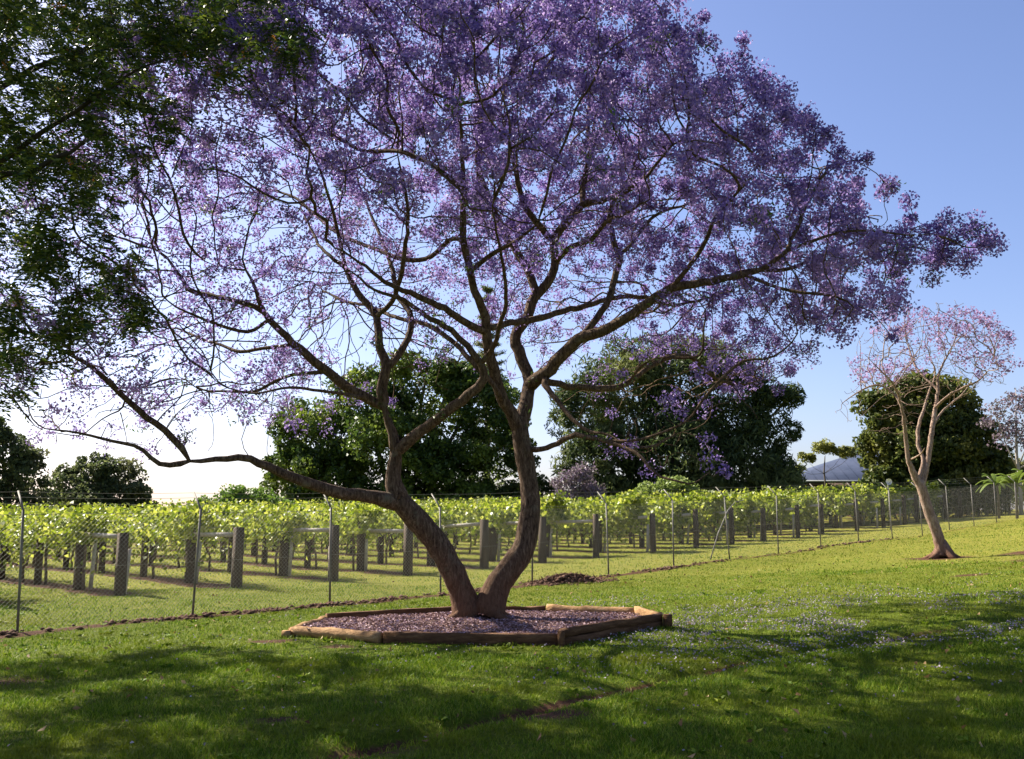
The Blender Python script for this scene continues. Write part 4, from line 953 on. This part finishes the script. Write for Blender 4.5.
# ---------------------------------------------------------------- background trees, bushes and house
def bg_tree(name, x, y, h, lobes, n, size, mat, label, cat='tree', trunk_r=.35, bark='far_bark', aspect=1.7, clump=.55, group=None, drop=0.0, nclump=26, fork=.7, limb=1.0):
    """lobes: (dx, dy, z, r[, rz]) relative to the tree's foot"""
    g = gz(x, y); t = thing(name, (x, y, g), label, cat, group)
    m = MB(); zl = min(l[2] for l in lobes)
    m.tube([(x, y, g - .3), (x + .1, y, g + zl * .5), (x, y, g + zl * .95), (x + .1, y, g + h * .75)], [trunk_r * 1.3, trunk_r, trunk_r * .8, trunk_r * .25], 8)
    for l in lobes:
        a = np.array([x, y, g + zl * fork]); b = np.array([x + l[0], y + l[1], g + l[2]]); c = a * .5 + b * .5 + [0, 0, -.1 * h * .3]
        m.tube([a, c, b, b + (b - a) * .25], [trunk_r * .5 * limb, trunk_r * .35 * limb, trunk_r * .2 * limb, min(.03, trunk_r * .2 * limb)], 6)
    m.build('trunk', M[bark], t, smooth=True)
    vol = np.array([l[3] ** 2 for l in lobes]); C = []; Rr = []
    for l, w in zip(lobes, vol / vol.sum()):
        rz = l[4] if len(l) > 4 else l[3] * .8
        k = max(6, int(nclump * len(lobes) * w))
        d = rng.normal(size=(k, 3)); d /= np.linalg.norm(d, axis=1)[:, None]; d[:, 2] = np.where(d[:, 2] < -.5, -d[:, 2], d[:, 2])
        rad = rng.uniform(.62, 1.02, k)[:, None]
        C.append(np.array([x + l[0], y + l[1], g + l[2]]) + d * rad * np.array([l[3], l[3], rz])); Rr.append(np.full(k, l[3] * clump * .6) * rng.uniform(.6, 1.3, k))
    C = np.vstack(C); Rr = np.concatenate(Rr)
    per = max(4, n // len(C))
    d = rng.normal(size=(len(C) * per, 3)); d /= np.linalg.norm(d, axis=1)[:, None]
    rad = rng.uniform(.25, 1, len(d)) ** .5
    pts = np.repeat(C, per, axis=0) + d * (np.repeat(Rr, per) * rad)[:, None] * np.array([1, 1, .75])
    # inner darkening comes from filling the core with leaves too
    core = []
    for l in lobes:
        k = int(n * .22 / len(lobes)); q = rng.normal(size=(k, 3)); q /= np.linalg.norm(q, axis=1)[:, None]
        core.append(np.array([x + l[0], y + l[1], g + l[2]]) + q * rng.uniform(.3, .85, k)[:, None] * np.array([l[3], l[3], (l[4] if len(l) > 4 else l[3] * .8)]))
    pts = np.vstack([pts] + core)
    m = MB()
    nd = None
    if drop: nd = np.tile([0, 0, -drop], (len(pts), 1))
    leaves(m, pts, size, aspect, .3, nd)
    m.build('crown', M[mat], t)
    return t
def wx(px, d): return (px - 512) / 960 * d

# large mango-like tree behind the forked trunk
bg_tree('mango_tree', wx(400, 68), 68, 14, [(-5.8, 0, 6.2, 3.4, 3.2), (-7.6, 0, 4.0, 2.4, 2.6), (-2.4, .5, 8.6, 3.4, 3.0), (1.6, 0, 10.0, 3.3, 2.9), (5.0, 0, 9.0, 3.0, 3.0), (6.6, 0, 5.6, 2.9, 3.4), (-4.6, -1.5, 3.4, 3.0, 2.4), (0, -1.5, 5.2, 4.0, 3.4), (3.5, -1.2, 4.0, 3.4, 2.6), (3.6, 0, 10.9, 1.9, 1.6), (-5, -2, 1.6, 2.6, 1.5), (0, -2.5, 1.8, 3, 1.7), (4.5, -2, 1.6, 3, 1.6), (8, 1, 1.6, 2.2, 1.5)],
        80000, .28, 'mango', 'broad glossy dark green tree seen behind the left stem of the forked jacaranda', trunk_r=.55, clump=.5)
bg_tree('casuarina_tree', wx(672, 62), 62, 14, [(-5.4, 0, 6.4, 2.5, 3.6), (-2.8, 0, 8.3, 2.9, 3.9), (.6, 0, 8.9, 3.1, 4.0), (3.6, .3, 7.7, 2.9, 4.1), (6.3, 0, 7.0, 2.0, 3.4), (-4.2, -1.5, 3.6, 2.8, 2.8), (0, -2, 4.2, 3.5, 3.0), (4.2, -1.5, 3.6, 3.0, 2.8), (6.8, 0, 3.2, 1.7, 2.4), (7.6, 0, 2.0, 1.3, 1.4), (-4, -2, 1.4, 2.8, 1.4), (1, -3, 1.5, 3, 1.5), (5.5, -2, 1.4, 2.6, 1.4)],
        66000, .46, 'casu', 'tall feathery dark evergreen standing behind the vineyard right of the forked trunk', trunk_r=.45, aspect=4.5, clump=.6, drop=.6, nclump=34)
bg_tree('fig_tree', wx(923, 62), 62, 11, [(-2.6, 0, 6.6, 1.8, 1.9), (-.6, 0, 7.6, 2.2, 2.0), (1.4, 0, 7.0, 2.3, 2.1), (-2.5, 0, 4.2, 1.7, 2.1), (2.6, 0, 4.6, 2.2, 2.1), (0, -1, 4.6, 2.7, 2.5), (4.0, 0, 3.0, 1.9, 1.7), (-2.4, -.6, 2.2, 1.9, 1.5), (.8, -1, 2.2, 2.4, 1.5), (3.2, -.5, 2.0, 2.0, 1.4), (5.1, .5, 2.6, 1.4, 1.5)],
        42000, .30, 'olive', 'round dense olive green tree right behind the small leaning jacaranda', trunk_r=.4, nclump=30)
bg_tree('pale_tree', wx(823, 70), 70, 6.0, [(-1.3, 0, 4.3, .7, .4), (.2, 0, 5.0, .9, .5), (1.5, 0, 4.7, .75, .4), (-1.9, .2, 3.5, .5, .35), (2.6, .3, 4.9, .6, .4)],
        3000, .2, 'yellowolive', 'small flat topped olive tree with a bare thin trunk in front of the grey roof', trunk_r=.07, clump=.7, nclump=10, fork=.92, limb=.5)
bg_tree('round_tree', wx(103, 60), 60, 7, [(-1.8, 0, 3.0, 1.5, 1.5), (-.4, 0, 3.7, 1.6, 1.6), (1.0, 0, 3.5, 1.5, 1.5), (2.1, 0, 2.3, 1.2, 1.3), (-.2, -.6, 1.8, 2.0, 1.3), (2.4, 0, 1.4, 1.0, .9), (-2.4, 0, 1.8, 1.2, 1.2)],
        16000, .22, 'darkfar', 'rounded dark tree on the left skyline under the low jacaranda limb', trunk_r=.25)
bg_tree('dark_tree', wx(12, 54), 54, 8, [(-1.9, 0, 6.2, 1.5, 1.4), (-.5, 0, 5.0, 1.6, 1.6), (.9, 0, 3.6, 1.5, 1.5), (-1.2, 0, 2.0, 2.0, 1.5), (1.5, 0, 1.8, 1.3, 1.1), (-3.2, 0, 4.5, 1.9, 2.0)],
        16000, .22, 'darkfar', 'tall dark tree at the left edge of the photo behind the vines', trunk_r=.25)
bg_tree('bush', wx(232, 57), 57, 3.6, [(-1.2, 0, 1.7, .9, .8), (.2, 0, 2.2, 1.1, .9), (1.5, 0, 2.1, 1.1, .8), (3.0, 0, 1.7, 1.0, .8), (-2.3, 0, 1.2, .7, .6)],
        9000, .17, 'yellowgreen', 'bright green bush left of the broad dark tree, above the vines', 'bush', trunk_r=.1, clump=.7)
bg_tree('bush', wx(150, 62), 62, 2.6, [(-1.2, 0, 1.2, .8, .6), (0, 0, 1.5, .8, .6), (1.0, 0, 1.1, .6, .5)], 3000, .18, 'yellowgreen',
        'low pale bush at the right foot of the rounded dark tree on the left skyline', 'bush', trunk_r=.08, clump=.7)
bg_tree('bush', wx(668, 52), 52, 3.6, [(-.9, 0, 2.2, .8, .6), (.1, 0, 2.5, .9, .6), (1.1, 0, 2.1, .8, .5), (-1.6, 0, 1.8, .6, .4)], 5200, .17, 'palegreen',
        'bright yellow green bush in front of the feathery dark evergreen', 'bush', trunk_r=.08, clump=.7)
bg_tree('flowering_shrub', wx(578, 55), 55, 4.4, [(-.6, 0, 2.6, .9, 1.0), (.3, 0, 3.2, .8, .8), (.8, 0, 2.2, .8, .8), (-.2, 0, 1.6, 1.0, .8)], 4200, .15, 'pinkshrub',
        'greyish mauve shrub right of the forked trunk, above the vines', 'shrub', trunk_r=.07, clump=.9)
bg_tree('bush', wx(536, 66), 66, 4, [(-1.6, 0, 2.4, 1.1, .9), (-.2, 0, 3.0, 1.1, .9), (1.3, 0, 2.6, 1.0, .8), (0, 0, 1.5, 1.6, .9)], 5000, .2, 'olive',
        'low olive bush seen in the gap right of the forked trunk', 'bush', trunk_r=.1, clump=.7)
bg_tree('bush', wx(768, 66), 66, 4, [(-1.6, 0, 1.8, 1.2, 1.0), (-.4, 0, 1.6, 1.0, .9)], 4000, .22, 'casu',
        'low dark bush between the feathery evergreen and the grey roofed house', 'bush', trunk_r=.1, clump=.7)
bg_tree('dark_tree', wx(982, 82), 82, 9, [(-1.4, 0, 4.2, 1.5, 1.4), (.2, 0, 4.8, 1.4, 1.3), (1.6, 0, 3.6, 1.3, 1.3), (0, 0, 2.2, 2.2, 1.6), (3.4, 0, 2.6, 2, 1.8), (6.2, 0, 3.0, 2.2, 2)], 14000, .28, 'darkfar',
        'low dark tree beyond the round olive tree near the right edge', trunk_r=.25)
bg_tree('gum_tree', wx(1016, 56), 56, 8, [(-1.0, 0, 5.6, .9, .9), (.2, 0, 6.4, .9, .8), (1.1, 0, 5.4, 1.0, 1.0), (0, 0, 4.4, 1.1, .8), (1.6, 0, 3.8, 1.2, 1.2)], 2600, .17, 'pinkshrub',
        'thin greyish tree with a sparse see through crown at the right edge', trunk_r=.10, bark='pale_bark', clump=.9, nclump=16)
# tall pine showing through the jacaranda crown
def pine(x, y, h):
    g = gz(x, y); t = thing('pine_tree', (x, y, g), 'tall narrow pine whose tip shows through the middle of the jacaranda crown', 'tree')
    m = MB(); m.tube([(x, y, g - .2), (x, y, g + h * .5), (x, y, g + h)], [.35, .22, .04], 8)
    pts = []
    for k, z in enumerate(np.arange(3, h - .4, .85)):
        r_ = (1 - z / h) * 3.4 + .35
        for j in range(6):
            a = k * .6 + j * math.pi / 3 + rng.normal(0, .1); L_ = r_ * rng.uniform(.8, 1.1); d = np.array([math.cos(a), math.sin(a), 0])
            b = np.array([x, y, g + z]); e = b + d * L_ + [0, 0, .25 * L_ + rng.normal(0, .1)]
            m.tube([b, b * .5 + e * .5 + [0, 0, -.08], e], [.05, .035, .015], 4)
            for tt in np.linspace(.3, 1, 9): pts.append(b + (e - b) * tt)
    m.build('trunk', M['far_bark'], t, smooth=True)
    m = MB(); leaves(m, clusters(np.array(pts), 16, .32, .8), .26, 4, .2); m.build('crown', M['darkfar'], t)
pine(wx(487, 84), 84, 21.5)

# hedge, banana plants
def hedge(x0, x1, y, h, mat, label):
    g = gz((x0 + x1) / 2, y); t = thing('hedge', ((x0 + x1) / 2, y, g), label, 'hedge')
    m = MB(); n = 6500; x = rng.uniform(x0, x1, n); yy = y + rng.uniform(-.6, .6, n); z = g + rng.random(n) ** .6 * h * (1 + .1 * np.sin(x * 2))
    leaves(m, np.c_[x, yy, z], .17, 1.6); m.build('foliage', M[mat], t)
    m = MB()
    for xs in np.arange(x0 + .3, x1, .8): m.tube([(xs, y, g - .1), (xs + .1, y, g + h * .8)], [.04, .02], 5)
    m.build('stems', M['far_bark'], t)
hedge(wx(925, 58), wx(1005, 58), 58, 2.0, 'casu', 'dark clipped hedge beyond the vines right of the small leaning tree')
def banana(px, d, h, label, nl=18):
    x = wx(px, d); g = gz(x, d); t = thing('banana_plant', (x, d, g), label, 'plant', 'banana plants at the right edge')
    m = MB(); m.tube([(x, d, g - .1), (x + .05, d, g + h * .45), (x, d, g + h * .6)], [.08, .06, .05], 8); m.build('stem', M['far_bark'], t, smooth=True)
    m = MB()
    for j in range(nl):
        a = j * 2.4 + rng.normal(0, .2); up = rng.uniform(.5, 1.45); L_ = h * rng.uniform(.35, .6); d2 = np.array([math.cos(a), math.sin(a)])
        n = 8; V = []
        for i in range(n + 1):
            f = i / n; r_ = L_ * f * math.cos(up * .6) * .8; z = h * .55 + L_ * (f * math.sin(up) - f * f * .75 * (1.4 - up * .5)); w_ = .12 * math.sin(math.pi * min(1, .12 + f * .86)) ** .6 + .01
            c = np.array([x + d2[0] * r_, d + d2[1] * r_, g + z]); s_ = np.array([-d2[1], d2[0], 0]) * w_
            V += [c - s_ + [0, 0, -.03], c, c + s_ + [0, 0, -.03]]
        m.add(V, [(i * 3 + k, i * 3 + k + 1, i * 3 + k + 4, i * 3 + k + 3) for i in range(n) for k in (0, 1)])
    m.build('leaves', M['banana'], t)
banana(994, 52, 3.2, 'broad leaved bright green plant left of the thin greyish tree at the right edge')
banana(1012, 50, 3.0, 'broad leaved bright green plant at the foot of the thin greyish tree')
banana(1027, 51, 3.4, 'broad leaved bright green plant cut by the right edge of the photo')

# ---- house
hx0, hx1, hy0, hy1 = 23.0, 40.5, 80.0, 91.0
hg = gz(30, 82); ez = 4.85; rz_ = 7.4
house = thing('house', ((hx0 + hx1) / 2, (hy0 + hy1) / 2, hg), 'low house with a blue grey hipped roof half hidden by trees beyond the vineyard', 'house')
m = MB(); m.box(((hx0 + hx1) / 2 + .1, (hy0 + hy1) / 2 + .8, (hg + ez) / 2 - .1), (hx1 - hx0 - 2.2, hy1 - hy0 - 3.4, ez - hg)); m.build('wall', M['housewall'], house)
m = MB(); a = .35
V = [(hx0, hy0, ez), (hx1, hy0, ez), (hx1, hy1, ez), (hx0, hy1, ez), (hx0 + 7.4, (hy0 + hy1) / 2, rz_), (hx1 - 7.4, (hy0 + hy1) / 2, rz_)]
V += [(x, y, z - .16) for x, y, z in V[:4]]
m.add(V, [(0, 1, 5, 4), (2, 3, 4, 5), (6, 7, 1, 0), (7, 8, 2, 1), (8, 9, 3, 2), (9, 6, 0, 3), (6, 9, 8, 7)], [(1, 2, 5), (3, 0, 4)])
roof = m.build('roof', M['roof'], house)
m = MB()   # standing seams of the metal sheets
for x in np.arange(hx0 + .5, hx1 - .3, .9):
    f0 = min(1, (x - hx0) / 7.4, (hx1 - x) / 7.4); m.tube([(x, hy0, ez + .02), (x, hy0 + (hy1 - hy0) / 2 * f0, ez + (rz_ - ez) * f0 + .02)], .012, 4)
m.build('seams', M['roof'], roof)
m = MB(); m.box(((hx0 + hx1) / 2, hy0 - .06, ez - .08), (hx1 - hx0, .10, .11)); m.build('gutter', M['trim'], roof)
for x in np.linspace(hx0 + .4, hx1 - .4, 8):
    m = MB(); m.box((x, hy0 + .3, (hg + ez) / 2 - .1), (.14, .14, ez - hg)); m.build('verandah_post', M['housewall'], house)
for x in (26.5, 30.5, 35.0):
    m = MB(); m.box((x, hy0 + 2.45, hg + 1.5), (1.3, .1, 1.2)); w = m.build('window', M['trim'], house)
    m = MB(); m.box((x, hy0 + 2.38, hg + 1.5), (1.1, .05, 1.0)); m.build('pane', M['glass'], w)

# ---- small white dish on a pole, white sign board by the dark bush
x, y = wx(886, 47), 47.0; g = gz(x, y)
t = thing('dish_antenna', (x, y, g), 'small round white dish on a pole left of the small leaning tree', 'antenna')
m = MB(); m.tube([(x, y, g - .1), (x, y, g + 2.25)], .022, 8); m.build('pole', M['galv'], t)
m = MB(); V = []; nA = 16
for i in range(5):
    for k in range(nA):
        r_ = .15 * i / 4; aa = 2 * math.pi * k / nA; V.append((x + r_ * math.cos(aa), y - .05 - .10 * (r_ / .15) ** 2, g + 2.30 + r_ * math.sin(aa)))
V += [(v[0], v[1] + .02, v[2]) for v in V]; o_ = 5 * nA
Q_ = [(i * nA + k, (i + 1) * nA + k, (i + 1) * nA + (k + 1) % nA, i * nA + (k + 1) % nA) for i in range(4) for k in range(nA)]
m.add(V, Q_ + [tuple(o_ + c for c in q[::-1]) for q in Q_]); m.build('reflector', M['cream'], t, smooth=True)
m = MB(); m.tube([(x, y - .1, g + 2.2), (x, y - .3, g + 2.30)], .012, 6); m.build('feed_arm', M['galv'], t)
